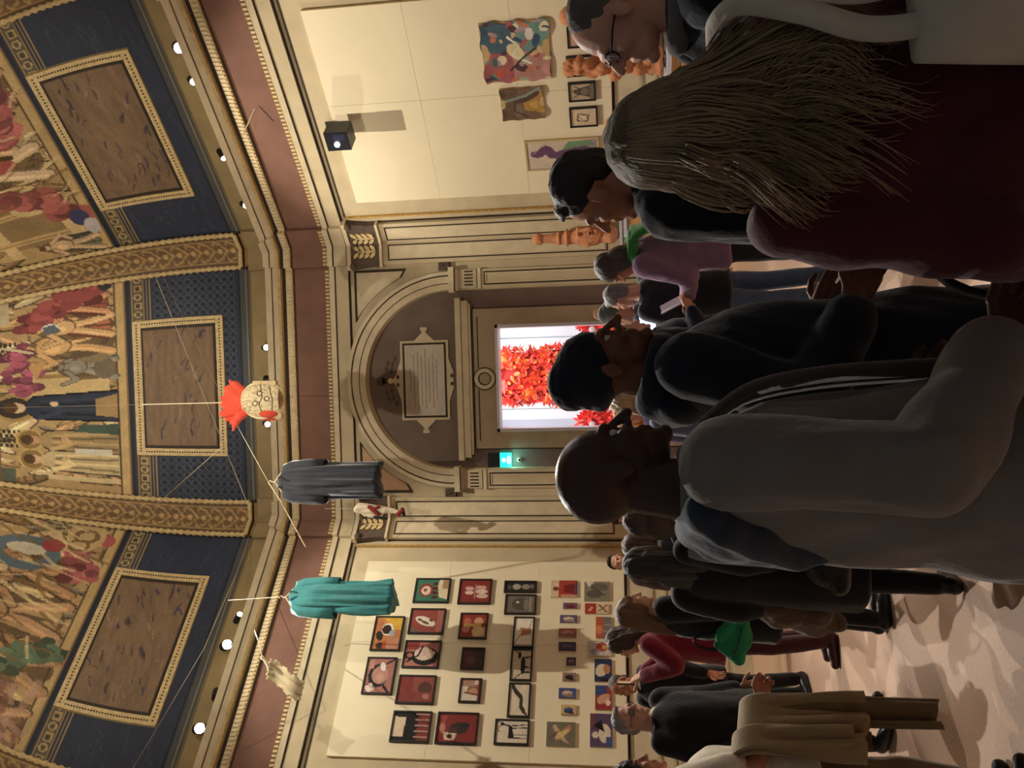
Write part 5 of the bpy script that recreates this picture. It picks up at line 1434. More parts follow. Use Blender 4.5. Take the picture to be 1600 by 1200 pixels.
def person(px, py, dist, th, label, skin='fair', head=(0, 0, 0), hair=None, top=None, legs=None, armR=None, armL=None, H=None, shoes=(20, 20, 22), lean=0.0, girth=1.0,
           skirt=None, headv=0, extra=None, hands=(.5, .5), near=False, stance=.10, short=False, collar=None, pos=None, headsc=1.0, shw=1.0):
    """th: heading, 0 away from the camera, 90 towards the right, 180 towards the camera"""
    if pos is None: g, Hh = ground(px, py, dist)
    else: g, Hh = np.array(pos), H
    H = H or Hh
    s = H / 1.75
    a = math.radians(th); hd = hF * math.cos(a) + cR * math.sin(a)
    rz = math.atan2(hd[1], hd[0]) - PI / 2
    e = empty('person', (g[0], g[1], 0), rz)
    sk = SKN[skin]
    vox = .011 if near else .0165
    # joints (metres for 1.75 m), x to the person's right, y forward
    sh = {1: np.array([.175 * shw, 0, 1.42]), -1: np.array([-.175 * shw, 0, 1.42])}
    arms = {1: armR or ((.235, -.03, 1.13), (.25, .05, .88)), -1: armL or ((-.235, -.03, 1.13), (-.25, .05, .88))}
    hip = {q: np.array([q * .085, 0, .93]) for q in (1, -1)}; knee = {q: np.array([q * stance, .02, .50]) for q in (1, -1)}; ank = {q: np.array([q * stance, -.03, .09]) for q in (1, -1)}
    ln = lambda p: np.asarray(p, float) + np.array([0, lean * max(0, (np.asarray(p)[2] - .9)), 0])
    hc = ln((0, .015, 1.627))
    G = girth
    # ---- body: torso, limbs and feet as one surface; head and hands are finer and grow out of it
    B = [loft([(z, 0, lean * max(0, z - .9) + cy, rx * G, ry * G) for z, cy, rx, ry in ((.86, 0, .14, .105), (.93, 0, .165, .115), (1.05, 0, .142, .100), (1.2, .0, .155, .108), (1.32, -.005, .17, .112), (1.40, -.01, .150, .090), (1.455, -.015, .085, .065), (1.50, -.015, .055, .055), (1.56, -.01, .052, .052))], 22)]
    for q in (1, -1):
        E_, W_ = ln(arms[q][0]), ln(arms[q][1]); S_ = ln(sh[q])
        B += [ell(S_, (.06, .055, .055)), cap_(S_, E_, .050, .042), cap_(E_, W_, .042, .029)]
        B += [cap_(hip[q], knee[q], .085 * G, .056), cap_(knee[q], ank[q], .056, .038), cap_(ank[q] + np.array([0, -.02, -.045]), ank[q] + np.array([q * .02, .17, -.06]), .034, .026)]
    V, Fc = remesh(B, vox, 3)
    parts = [(V * s, Fc)]
    hy, hp, hr = [math.radians(v) for v in head]
    HR = rotz(-hy) @ rotx(-hp) @ roty(hr)
    hv, hf = HEADS[headv if near else headv + 2]
    piv = np.array([0, -.03, -.10])
    hvt = ((hv - piv) @ HR.T + piv) * headsc + hc
    parts.append((hvt * s, hf))
    for q in (1, -1):
        E_, W_ = ln(arms[q][0]), ln(arms[q][1]); d = W_ - E_; d = d / np.linalg.norm(d)
        c = hands[0 if q == 1 else 1]; key = min(HANDS, key=lambda k_: abs(k_ - c)); v, f = (HANDS if near else HANDS_FAR)[key]
        v = v.copy()
        # palm towards the body, thumb forward
        Rb = align((0, 0, -1), d) @ rotz(PI / 2 if q == 1 else -PI / 2) if True else None
        if q == 1: v[:, 1] = v[:, 1]
        else: v[:, 0] = -v[:, 0]; f = f[:, ::-1] if isinstance(f, np.ndarray) else f
        parts.append(((v @ Rb.T + W_) * s, f))
    V, Fc = join(parts)
    mesh_obj('body', V, Fc, sk, e, True)
    # eyes
    for q in (1, -1):
        c = (((np.array([q * .031, .0695, .002]) - piv) @ HR.T + piv) * headsc + hc) * s
        eo = mesh_obj('eye', *move(_eye, c, HR, s), M_EYE, e, True)
        mesh_obj('iris', *move(ell((0, .0078, 0), (.006, .0048, .006), 10, 6), c, HR, s), M_IRIS, eo, True)
    hl = lambda p: (((np.asarray(p, float) - piv) @ HR.T + piv) * headsc + hc) * s     # head-local -> person-local
    # ---- clothes
    if top:
        col, hem, loose = top[:3]
        m = cloth_mat('cloth_%d_%d_%d' % tuple(col), col)
        L_ = loose
        rings = [(1.495 if near else 1.475, -.012, .080, .073), (1.44, -.012, .125, .088), (1.40, -.008, .175, .112), (1.32, 0, .188 + .3 * L_, .128 + .3 * L_), (1.18, 0, .178 + .6 * L_, .128 + .6 * L_), (1.04, 0, .170 + .8 * L_, .128 + .8 * L_), (.92, 0, .185 + .9 * L_, .138 + .9 * L_)]
        z = .80
        while z > hem + .05: rings.append((z, 0, .188 + L_ * (1 + .35 * (.92 - z)), .142 + L_ * (1 + .35 * (.92 - z)))); z -= .12
        if hem < .9: rings.append((hem, 0, .190 + L_ * (1.05 + .35 * (.92 - hem)), .145 + L_ * (1.05 + .35 * (.92 - hem))))
        C = [loft([(z_, 0, lean * max(0, z_ - .9) + cy, rx * G, ry * G) for z_, cy, rx, ry in rings], 30)]
        for q in (1, -1):
            E_, W_ = ln(arms[q][0]), ln(arms[q][1]); S_ = ln(sh[q]); d = (W_ - E_) / np.linalg.norm(W_ - E_)
            if short: C += [ell(S_, (.075, .07, .07)), cap_(S_, S_ + (E_ - S_) * .62, .070 + L_ * .3, .072 + L_ * .4)]
            else: C += [ell(S_, (.075, .072, .07)), cap_(S_, E_, .068 + L_ * .3, .060 + L_ * .35), cap_(E_, W_ - d * .045, .060 + L_ * .35, .046 + L_ * .25)]
        V, Fc = remesh(C, vox, 4)
        n = vnormals(V, Fc)
        V = V + n * (.006 + folds(V, len(label), (10, 10, 4)) * (.007 + .05 * L_) * (1.5 if near else 1) + folds(V, len(label) + 3, (20, 20, 13)) * (.009 if near else .0035))[:, None]
        mesh_obj(top[3] if len(top) > 3 else 'jacket', V * s, Fc, m, e, True)
        if collar:
            cm_ = cloth_mat('cloth_%d_%d_%d' % tuple(collar), collar)
            R1 = [(math.cos(t) * .078, math.sin(t) * .074 - .012 + lean * .58, 1.475 + .018 * math.sin(t * 1) * -1) for t in np.linspace(PI / 2 + .35, 2.5 * PI - .35, 22)]
            R1 = np.array(R1) + np.array([0, 0, .018 if near else 0])
            mesh_obj('collar', *move(tube(R1, .030 if near else .019, 8), sc=s), cm_, e, True)
    if legs:
        m = cloth_mat('cloth_%d_%d_%d' % tuple(legs[0]), legs[0]); w = legs[1] if len(legs) > 1 else 0
        C = [loft([(z_, 0, 0, rx * G, ry * G) for z_, rx, ry in ((1.06, .150, .11), (.98, .168, .122), (.90, .178, .13), (.84, .17, .125))], 22)]
        for q in (1, -1): C += [cap_(hip[q] + np.array([0, 0, -.02]), knee[q], (.094 + w * .5) * G, .070 + w), cap_(knee[q], ank[q] + np.array([0, 0, .02]), .070 + w, .058 + w * 1.2)]
        V, Fc = remesh(C, vox, 3); V = V + vnormals(V, Fc) * (folds(V, 5, (12, 12, 7)) * .007)[:, None]
        V[:, 2] = np.maximum(V[:, 2], .02)
        mesh_obj('trousers', V * s, Fc, m, e, True)
    if skirt:
        m = cloth_mat('cloth_%d_%d_%d' % tuple(skirt[0]), skirt[0])
        r = [(1.06, 0, 0, .15, .11), (.95, 0, 0, .185, .14), (.75, 0, 0, .21, .17), (.5, 0, 0, .235, .20), (skirt[1], 0, 0, .26, .225)]
        mesh_obj('skirt', *move(loft(r, 48, True, lambda a_, z_: 1 + (.05 * np.sin(9 * a_ + 2) + .03 * np.sin(5 * a_)) * (1.06 - z_)), sc=s), m, e, True)
    for q in (1, -1):
        c = ank[q]
        V, Fc = remesh([cap_(c + np.array([0, -.03, -.045]), c + np.array([q * .012, .10, -.05]), .046, .044), cap_(c + np.array([q * .012, .08, -.055]), c + np.array([q * .022, .175, -.06]), .044, .034), cap_(c + np.array([0, -.015, -.03]), c + np.array([0, -.01, .03]), .046, .046)], .012, 2)
        V[:, 2] = np.maximum(V[:, 2], .004)
        sh_ = mesh_obj('shoe', V * s, Fc, mat('leather_%d_%d_%d' % tuple(shoes), shoes, .4, .1, 10, .1), e, True)
    # ---- hair
    if hair:
        kind, rgb = hair[0], hair[1]; m = hairm('hair_%d_%d_%d' % tuple(rgb), rgb); P = None
        if kind == 'short': P = [ell((0, -.026, .048), (.082, .100, .086), 20, 14), ell((0, -.07, -.005), (.068, .055, .075)), ell((0, .035, .098), (.055, .045, .030))]; amp = .004; f_ = (60, 60, 30)
        elif kind == 'fringe': P = [ell((0, -.026, .045), (.080, .098, .084), 20, 14), ell((0, -.072, -.02), (.066, .05, .07))]; amp = .002; f_ = (60, 60, 30)
        elif kind == 'messy': P = [ell((0, -.02, .050), (.086, .106, .092), 20, 14), ell((0, -.07, -.01), (.070, .058, .08)), ell((.0, .055, .105), (.060, .045, .034)), ell((.03, .07, .11), (.03, .03, .028)), ell((-.03, .06, .115), (.03, .03, .025))]; amp = .006; f_ = (60, 60, 50)
        elif kind == 'fluffy': P = [ell((0, -.03, .045), (.105, .115, .105), 20, 14), ell((0, -.07, -.07), (.105, .075, .10)), ell((.06, -.04, -.06), (.06, .06, .09)), ell((-.06, -.04, -.06), (.06, .06, .09))]; amp = .014; f_ = (40, 40, 34)
        elif kind == 'bob': P = [ell((0, -.022, .046), (.090, .106, .092), 20, 14), ell((0, -.065, -.05), (.092, .062, .10)), ell((.072, -.02, -.04), (.026, .055, .095)), ell((-.072, -.02, -.04), (.026, .055, .095)), ell((0, -.07, -.13), (.075, .04, .05))]; amp = .005; f_ = (70, 70, 10)
        elif kind == 'long':
            Ln = hair[2] if len(hair) > 2 else .34
            P = [ell((0, -.022, .046), (.089, .105, .091), 20, 14), cap_((.055, -.05, .0), (.075, -.075, -Ln * .7), .045, .035), cap_((-.055, -.05, .0), (-.075, -.075, -Ln * .7), .045, .035), cap_((0, -.075, .0), (0, -.10, -Ln), .062, .04), cap_((.04, -.08, -.1), (.05, -.105, -Ln), .05, .03), cap_((-.04, -.08, -.1), (-.055, -.105, -Ln * .95), .05, .03), ell((.07, -.005, -.02), (.026, .05, .08)), ell((-.07, -.005, -.02), (.026, .05, .08))]; amp = .0025 if near else .007; f_ = (70, 70, 8)
        elif kind == 'bun': P = [ell((0, -.024, .046), (.084, .102, .088), 20, 14), ell((0, -.07, -.01), (.068, .055, .075)), ell((0, -.06, .135), (.04, .04, .04))]; amp = .004; f_ = (60, 60, 20)
        elif kind == 'beanie': P = [ell((0, -.022, .052), (.088, .108, .094), 20, 14), ell((0, -.03, .02), (.088, .106, .045)), ell((0, -.055, .10), (.07, .08, .065))]; amp = .002; f_ = (60, 60, 60)
        V, Fc = remesh(P, .0075 if near else .010, 2)
        if kind in ('short', 'fringe', 'messy', 'bun'):       # keep the hairline off the face
            f0 = V[:, 1] > .048 + .25 * np.maximum(0, V[:, 2] - .06)
            V[:, 1] = np.where(f0 & (V[:, 2] < .095), .048 + (V[:, 1] - .048) * .35, V[:, 1])
        V = V + vnormals(V, Fc) * (folds(V, 11 + len(label), f_) * amp)[:, None]
        mesh_obj('beanie' if kind == 'beanie' else 'hair', hl(V), Fc, m if kind != 'beanie' else cloth_mat('knit_%d_%d_%d' % tuple(rgb), rgb), e, True)
    tag(e, label, 'person', 'visitors in the hall')
    if extra: extra(e, s, hl, ln)
    return e, s, rz


def glasses(e, hl, col=(30, 30, 34)):
    m = mat('spectacle_metal', col, .25, .05, 5, 0, metal=.7)
    pts = []
    for q in (1, -1):
        pts.append(tube([hl((q * .032 + .024 * math.cos(t), .098 - .010 * abs(math.cos(t)), .0 + .018 * math.sin(t))) for t in np.linspace(0, 2 * PI, 20)], .0022, 6))
        pts.append(tube([hl((q * .056, .092, .003)), hl((q * .078, .04, .004)), hl((q * .080, -.005, .0))], .0022, 6))
    pts.append(tube([hl((-.010, .104, .004)), hl((0, .107, .006)), hl((.010, .104, .004))], .0022, 6))
    g = mesh_obj('glasses', *join(pts), m, e, True)
    ml = mat('spectacle_glass', (226, 236, 255), .05, 0, 1, 0, spec=.8)
    nt = ml.node_tree.nodes['Principled BSDF']; nt.inputs['Transmission Weight'].default_value = .95
    for q in (1, -1):
        mesh_obj('lens', *join([tube([hl((q * .032, .095, 0)), hl((q * .032, .097, 0))], .021, 16)]), ml, g)


BLK = (20, 20, 23); NAVY = (22, 28, 40)

# ---- foreground, dark against the lit hall
def bag_strap(e, s, hl, ln):
    pass


# woman with long wavy hair, burgundy cardigan, seen from behind
ew, sw, rzw = person(953, 222, 1.36, -6, 'long-haired woman in burgundy cardigan seen from behind with a canvas tote', 'fair', (0, 4, 0), ('long', (98, 82, 60), .30),
                     ((72, 18, 29), .62, .030, 'cardigan'), ((16, 16, 20), .0), armL=((-.225, -.03, 1.12), (-.18, .12, .92)), armR=((.24, -.02, 1.13), (.18, .16, .95)), near=True, girth=.96, shw=.92, hands=(.75, .75))
rg = np.random.default_rng(21)
st = []
zc = 1.627
for lk in range(64):                                          # locks: strands of one lock share their wave
    a0 = rg.uniform(PI * .88, 2.12 * PI); L0 = rg.uniform(.14, .36); ph = rg.uniform(0, 6); fr = rg.uniform(18, 34); am = rg.uniform(.010, .042); sp = rg.uniform(.2, 2.6); curl = rg.uniform(-1, 1)
    for i in range(22):
        a = a0 + rg.normal() * .13; rr_ = rg.uniform(.93, 1.06)
        x0, y0 = .087 * math.cos(a) * rr_, -.025 + .102 * math.sin(a) * rr_
        L_ = L0 * rg.uniform(.8, 1.1); n_ = 18; pts = []; am_ = am * rg.uniform(.8, 1.2); ph_ = ph + rg.normal() * .25
        for j in range(n_):
            t = j / (n_ - 1); z = .125 - t * (L_ + .125)
            out_ = (1 + .45 * max(0, t - .25)) if z < 0 else math.sqrt(max(.015, 1 - (z / .134) ** 2))
            w_ = am_ * max(0, t - .40) ** 1.3 * 2.4
            pts.append((x0 * out_ * (1 + .28 * t * t * sp) + w_ * math.sin(fr * z + ph_) + .05 * curl * max(0, t - .75) ** 1.5 * 4, y0 * out_ - .030 * t - w_ * .8 * math.cos(fr * z + ph_), z))
        P = np.array(pts); P[:, 2] += zc; P[:, 1] += .015
        st.append(tube(P * sw, np.concatenate([np.full(n_ - 6, 1), np.linspace(.9, .2, 6)]) * rg.uniform(.0011, .0026), 4))
tag(mesh_obj('hair_strands', *join(st), hairm('hair_strand_blonde', (146, 124, 92)), ew, True), kind='stuff')
# her canvas tote
MT = cloth_mat('canvas_natural', (206, 194, 172))
tt = empty('tote_bag', ew.location, rzw)
bx, by = .15, -.21
V, Fc = loft([(.72, bx, by, .15, .045), (.76, bx, by, .165, .06), (.91, bx, by, .166, .06), (1.06, bx, by, .162, .045), (1.145, bx, by, .155, .03)], 36, True, lambda a_, z_: 1 / np.maximum(np.abs(np.cos(a_)), np.abs(np.sin(a_))) ** .55)
V = V + vnormals(V, Fc) * (folds(V, 3, (9, 9, 7)) * .010)[:, None]
mesh_obj('bag_body', V, Fc, MT, tt, True)


def ribbon(pts, w, th, side):
    P = np.asarray(pts, float); S = np.asarray(side, float); V = []
    T = np.gradient(P, axis=0)
    for p, t in zip(P, T):
        t = t / np.linalg.norm(t); sd = S - t * (S @ t); sd /= np.linalg.norm(sd); n_ = np.cross(t, sd)
        V += [p - sd * w / 2 - n_ * th / 2, p + sd * w / 2 - n_ * th / 2, p + sd * w / 2 + n_ * th / 2, p - sd * w / 2 + n_ * th / 2]
    m_ = len(P); Fc = []
    for i in range(m_ - 1):
        for q in range(4): Fc.append([4 * i + q, 4 * i + (q + 1) % 4, 4 * i + 4 + (q + 1) % 4, 4 * i + 4 + q])
    Fc += [[3, 2, 1, 0], [4 * m_ - 4, 4 * m_ - 3, 4 * m_ - 2, 4 * m_ - 1]]
    return np.array(V), Fc


def smooth_path(pts, n=24):
    P = np.asarray(pts, float); t = np.linspace(0, len(P) - 1, n); out_ = []
    for q in t:
        i = min(int(q), len(P) - 2); f = q - i; p0 = P[max(i - 1, 0)]; p1 = P[i]; p2 = P[i + 1]; p3 = P[min(i + 2, len(P) - 1)]
        out_.append(.5 * ((2 * p1) + (-p0 + p2) * f + (2 * p0 - 5 * p1 + 4 * p2 - p3) * f * f + (-p0 + 3 * p1 - 3 * p2 + p3) * f ** 3))
    return np.array(out_)


zs = 1.42 * sw + .10
for xx, yy in ((-.11, -.02), (-.02, .01)):
    mesh_obj('strap', *ribbon(smooth_path([(bx + xx, by + yy, 1.12), (.12 + xx * .6, by + .01, 1.20), (.145 + xx * .35, by + .045, 1.28), (.155, -.11, 1.355), (.152, -.04, 1.392), (.15, .05, 1.375)], 30), .034, .005, (1, 0, 0)), MT, tt, True)
mesh_obj('printed_stripe', *box(bx - .02, bx + .10, by - .075, by - .066, .98, 1.05), mat('print_blue', (50, 60, 120), .8, .1, 5, 0), tt)
mesh_obj('printed_stripe', *box(bx - .02, bx + .10, by - .075, by - .066, .92, .95), mat('print_red', (150, 50, 60), .8, .1, 5, 0), tt)
tag(tt, 'natural canvas tote hanging from the shoulder of woman in burgundy', 'bag')


def x2(e, s, hl, ln):
    glasses(e, hl)
    mesh_obj('scarf', *move(join([ribbon(smooth_path([(-.10, .03, 1.46), (-.11, .10, 1.36), (-.09, .14, 1.2), (-.08, .15, 1.0)], 14), .09, .012, (1, 0, 0)), tube([(math.cos(t) * .085, math.sin(t) * .08 - .01, 1.475) for t in np.linspace(0, 2 * PI, 20)], .028, 8)]), sc=s), cloth_mat('cloth_grey_scarf', (112, 108, 104)), e, True)


person(888, 38, 2.0, -84, 'balding grey-haired man with glasses and dark coat beside the woman with tote', 'fair', (0, -6, 0), ('fringe', (96, 90, 84)), (NAVY, .55, .035, 'coat'), (BLK,), near=True, headv=1, extra=x2)

person(863, 290, 2.4, -48, 'bareheaded man with dark hair and long black coat behind the burgundy woman', 'tan', (-14, 4, 0), ('short', (34, 28, 24)), (BLK, .55, .065, 'coat'), (BLK,), near=True, headv=1, girth=1.0, hands=(.75, .75), collar=(18, 18, 20))
def x4(e, s, hl, ln):
    P = [cap_((math.cos(t) * .085, math.sin(t) * .080 - .02, 1.50 - .02 * math.sin(t)), (math.cos(t + .5) * .085, math.sin(t + .5) * .080 - .02, 1.50 - .02 * math.sin(t + .5)), .040, .040) for t in np.arange(0, 2 * PI, .5)]
    P += [ell((0, -.11, 1.45), (.12, .05, .07))]
    V, Fc = remesh(P, .011, 3); V = V + vnormals(V, Fc) * (folds(V, 33, (16, 16, 14)) * .007)[:, None]
    mesh_obj('scarf', V * s, Fc, cloth_mat('cloth_dark_scarf', (26, 32, 44)), e, True)


person(879, 580, 2.18, 86, 'man in black coat with dark beanie, face outlined against the doorway', 'brown', (12, 2, 0), ('beanie', (22, 26, 38)), ((24, 30, 40), .52, .040, 'coat'), (BLK,), armR=((.23, -.10, 1.15), (.20, .13, 1.04)), armL=((-.23, -.06, 1.14), (-.14, .15, 1.04)), near=True, headv=1, girth=1.0, hands=(.75, .75), collar=(20, 24, 32), extra=x4)


def x5(e, s, hl, ln):
    P = [cap_((-.11, -.085, 1.455), (.11, -.085, 1.455), .048, .048), cap_((-.13, -.02, 1.46), (-.07, .07, 1.42), .038, .03), cap_((.13, -.02, 1.46), (.07, .07, 1.42), .038, .03), cap_((-.10, -.115, 1.42), (0, -.145, 1.28), .045, .045), cap_((.10, -.115, 1.42), (0, -.145, 1.28), .045, .045), ell((0, -.12, 1.38), (.12, .05, .09)), cap_((0, -.145, 1.28), (0, -.15, 1.22), .04, .02)]
    V, Fc = remesh(P, .010, 3); V = V + vnormals(V, Fc) * (folds(V, 31, (14, 14, 10)) * .008)[:, None]
    mesh_obj('hood', V * s, Fc, cloth_mat('cloth_hood', (52, 60, 72)), e, True)
    mesh_obj('hood_seam', *move(tube(smooth_path([(-.13, -.06, 1.50), (-.12, -.125, 1.41), (-.05, -.165, 1.33), (.05, -.165, 1.33), (.12, -.125, 1.41), (.14, -.05, 1.49)], 26), .006, 6), sc=s), cloth_mat('cloth_seam', (84, 88, 96)), e, True)
    for xx, w_ in ((.075, .05), (.015, .03)):
        mesh_obj('placket', *move(ribbon(smooth_path([(xx * .7, .095, 1.45), (xx, .160, 1.36), (xx, .190, 1.22), (xx * .9, .202, 1.05), (xx * .9, .206, .90)], 22), w_, .010, (1, .25, 0)), sc=s), cloth_mat('cloth_placket', (100, 94, 86)), e, True)
    for q in (.06, .14, .22):
        mesh_obj('button', *move(ell((.075, .172 + q * .16, 1.36 - q), (.010, .006, .010)), sc=s), mat('button_metal', (150, 140, 120), .3, .05, 4, 0, metal=.6), e, True)


e5, s5, rz5 = person(866, 750, 1.64, 72, 'bald man in grey coat with dark hood in the foreground', 'dark', (4, 2, 0), None, ((122, 116, 108), .38, .045, 'coat'), (BLK,), armR=((.30, -.05, 1.12), (.22, .20, .94)), armL=((-.25, .02, 1.12), (-.16, .22, .95)), near=True, headv=1, girth=1.03, extra=x5, hands=(.75, .75))

# dark bag carried low in front of him
gb_ = np.array(e5.location) + rotz(rz5) @ (np.array([.06, .42, 0]))
bg = empty('shoulder_bag', (gb_[0], gb_[1], 0), rz5)
V, Fc = remesh([ell((0, 0, .62), (.10, .20, .20)), cap_((0, -.12, .48), (0, .14, .48), .09, .09), cap_((0, 0, .75), (0, .02, .82), .06, .03)], .012, 3); V = V + vnormals(V, Fc) * (folds(V, 6, (10, 10, 8)) * .012)[:, None]
mesh_obj('bag_body', V, Fc, cloth_mat('bag_nylon', (34, 40, 54)), bg, True)
mesh_obj('strap', *ribbon(smooth_path([(0, -.1, .78), (0, -.06, .90), (0, .02, .94), (0, .08, .88), (0, .1, .78)], 16), .03, .006, (1, 0, 0)), cloth_mat('bag_strap', (20, 22, 28)), bg, True)
mesh_obj('zip', *tube(smooth_path([(-.075, -.14, .70), (-.085, 0, .74), (-.075, .14, .70)], 12), .006, 6), mat('zip_metal', (110, 110, 112), .3, .05, 4, 0, metal=.8), bg)
tag(bg, 'dark nylon shoulder bag held low before the bald man', 'bag')

# ---- visitors further in
def x12(e, s, hl, ln):
    gm = cloth_mat('cloth_green_scarf', (66, 150, 70))
    mesh_obj('scarf', *move(join([tube([(math.cos(t) * .09, math.sin(t) * .090 - .015, 1.485) for t in np.linspace(0, 2 * PI, 20)], .038, 8), ribbon(smooth_path([(.02, -.10, 1.51), (-.07, -.135, 1.47), (-.11, -.185, 1.38), (-.14, -.20, 1.24), (-.15, -.20, 1.08)], 20), .12, .020, (1, -.3, 0))]), sc=s), gm, e, True)


e12, s12, rz12 = person(927, 392, 5.5, -62, 'bent woman with green scarf and mauve sweater reading a leaflet', 'tan', (-6, 22, 0), ('bob', (84, 70, 62)), ((136, 104, 130), .86, .02, 'sweater'), ((34, 36, 44),), armR=((.23, .10, 1.13), (.10, .32, 1.12)), armL=((-.23, .10, 1.13), (-.06, .32, 1.12)), lean=.10, shoes=(190, 160, 90), hands=(.75, .75), extra=x12)
lf = empty('leaflet', np.array(e12.location) + rotz(rz12) @ (np.array([.02, .43, 1.20]) * s12), rz12)
mesh_obj('sheet', *move(box(-.07, 0, -.004, .004, -.10, .10), (0, 0, 0), rotx(-.5) @ rotz(.25)), mat('paper_white', (220, 218, 224), .7, .02, 5, 0), lf)
mesh_obj('sheet', *move(box(0, .07, -.004, .004, -.10, .10), (0, 0, 0), rotx(-.5) @ rotz(-.25)), mat('paper_white', (220, 218, 224)), lf)
tag(lf, 'folded white leaflet in the hands of the bent woman with green scarf', 'leaflet')
person(944, 462, 6.2, -34, 'grey-haired man in dark jacket and blue jeans beside the door', 'fair', (-10, 4, 0), ('short', (120, 116, 112)), ((34, 36, 44), .80, .03, 'jacket'), ((78, 98, 128), .01), armL=((-.24, .06, 1.12), (-.10, .26, 1.05)), shoes=(40, 36, 34))
person(941, 492, 6.7, 112, 'person in grey beanie and lavender grey jacket looking at a tablet', 'fair', (0, 14, 0), ('beanie', (104, 110, 104)), ((112, 114, 136), .82, .03, 'jacket'), ((40, 44, 56),), armR=((.23, .08, 1.13), (.10, .30, 1.10)), armL=((-.23, .08, 1.13), (-.08, .30, 1.10)), hands=(.75, .75))
pt = at(1012, 512, 6.35)
tbp = empty('tablet', pt, .3)
mesh_obj('case', *box(-.10, .10, -.006, .006, -.07, .07), M_BLACK, tbp)
mesh_obj('screen', *box(-.092, .092, -.008, -.006, -.062, .062), mat('screen_lit', (200, 220, 255), .3, 0, 1, 0, emit=((205, 222, 255), 1.6)), tbp)
tag(tbp, 'glowing tablet held up near the doorway', 'tablet')
person(963, 530, 5.6, 96, 'person in navy jacket with raised pale hand, behind the beanie man', 'fair', (0, 8, 0), ('short', (60, 50, 44)), ((26, 32, 48), .80, .03, 'jacket'), ((26, 30, 42),), armR=((.25, .0, 1.12), (.12, .22, 1.22)), hands=(1.25, .5))
person(957, 622, 5.2, 12, 'visitor with fluffy blond hair seen from behind near the doorway', 'fair', (14, 0, 0), ('fluffy', (196, 166, 128)), ((118, 118, 140), .80, .03, 'jacket'), ((50, 52, 60),))
person(961, 650, 7.4, -160, 'visitor with curly ginger hair far back in the doorway', 'fair', (0, 0, 0), ('fluffy', (216, 150, 70)), ((96, 92, 130), .80, .03, 'jacket'), ((50, 52, 60),))
person(952, 806, 9.0, 140, 'distant visitor with dark bun just behind the bald head', 'fair', (0, 0, 0), ('bun', (30, 24, 22)), ((60, 56, 54), .80, .03, 'jacket'), ((40, 40, 46),))


def x18(e, s, hl, ln):
    mesh_obj('bag_strap', *move(ribbon(smooth_path([(-.13, .10, 1.38), (-.14, .0, 1.47), (-.15, -.11, 1.38), (-.15, -.17, 1.15), (-.15, -.19, .92)], 22), .055, .006, (1, 0, 0)), sc=s), cloth_mat('strap_grey', (126, 130, 138)), e, True)
    mesh_obj('strap_buckle', *move(box(-.175, -.125, -.21, -.19, .88, .92), sc=s), M_GOLD, e)
    V, Fc = remesh([ell((-.13, -.20, .76), (.15, .07, .12)), cap_((-.26, -.2, .70), (0, -.2, .70), .06, .06)], .014, 2)
    mesh_obj('hip_bag', V * s, Fc, mat('leather_20_20_22', (20, 20, 22), .4, .1, 10, .1), e, True)


person(976, 812, 3.9, 16, 'brown-haired woman in black with grey webbing bag strap, seen from behind', 'fair', (10, 6, 0), ('bob', (76, 58, 46)), ((22, 24, 30), .60, .035, 'coat'), (BLK,), extra=x18)
person(974, 852, 5.6, 34, 'visitor with brown bob and white collar behind the woman with grey strap', 'fair', (0, 0, 0), ('bob', (88, 66, 58)), ((70, 70, 74), .8, .03, 'jacket'), ((40, 40, 46),), collar=(226, 220, 208))
person(949, 878, 9.3, 165, 'distant short-haired visitor facing the camera before the picture wall', 'fair', (0, 0, 0), ('short', (30, 26, 24)), ((70, 50, 46), .8, .03, 'jacket'), ((40, 40, 46),))


def x21(e, s, hl, ln):
    P = [cap_((-.22, .02, 1.02), (-.30, .03, .74), .07, .12), cap_((-.30, .03, .74), (-.34, .03, .60), .12, .05), ell((-.26, .0, .9), (.10, .12, .14))]
    V, Fc = remesh(P, .014, 2); V = V + vnormals(V, Fc) * (folds(V, 41, (20, 20, 14)) * .016)[:, None]
    mesh_obj('fur_trim', V * s, Fc, mat('fur_brown', (96, 74, 56), .95, .3, 40, .9, 90, sheen=.4), e, True)


person(976, 882, 4.1, 10, 'woman with long dark hair and black coat trimmed in brown fur', 'fair', (10, 4, 0), ('long', (56, 50, 46), .36), ((20, 20, 24), .50, .05, 'coat'), (BLK,), extra=x21, stance=.09)


e10, s10, rz10 = person(963, 958, 5.2, 64, 'woman with chestnut hair and black outfit next to the green bag', 'fair', (6, 6, 0), ('long', (120, 84, 56), .26), ((20, 20, 23), .70, .04, 'coat'), ((18, 18, 20),), armR=((.24, -.02, 1.13), (.14, .24, 1.10)), armL=((-.24, -.06, 1.12), (-.24, .02, .88)), hands=(1.25, .75), stance=.08)
p = at(1102, 928, 4.9)
nb = empty('round_bag', p, rz10)
V, Fc = remesh([ell((0, 0, 0), (.07, .085, .085)), ell((0, 0, -.03), (.07, .09, .07))], .010, 3); V = V + vnormals(V, Fc) * (folds(V, 2, (24, 24, 20)) * .005)[:, None]
mesh_obj('bag_body', V, Fc, cloth_mat('cloth_indigo', (44, 48, 92)), nb, True)
mesh_obj('handle', *tube(smooth_path([(0, -.05, .07), (0, -.03, .13), (0, .03, .13), (0, .05, .07)], 14), .008, 6), cloth_mat('cloth_indigo', (44, 48, 92)), nb, True)
tag(nb, 'small round indigo bag among the black-clad women', 'bag')
p = at(1146, 1002, 5.0)
gbag = empty('green_bag', p, rz10 + .9)
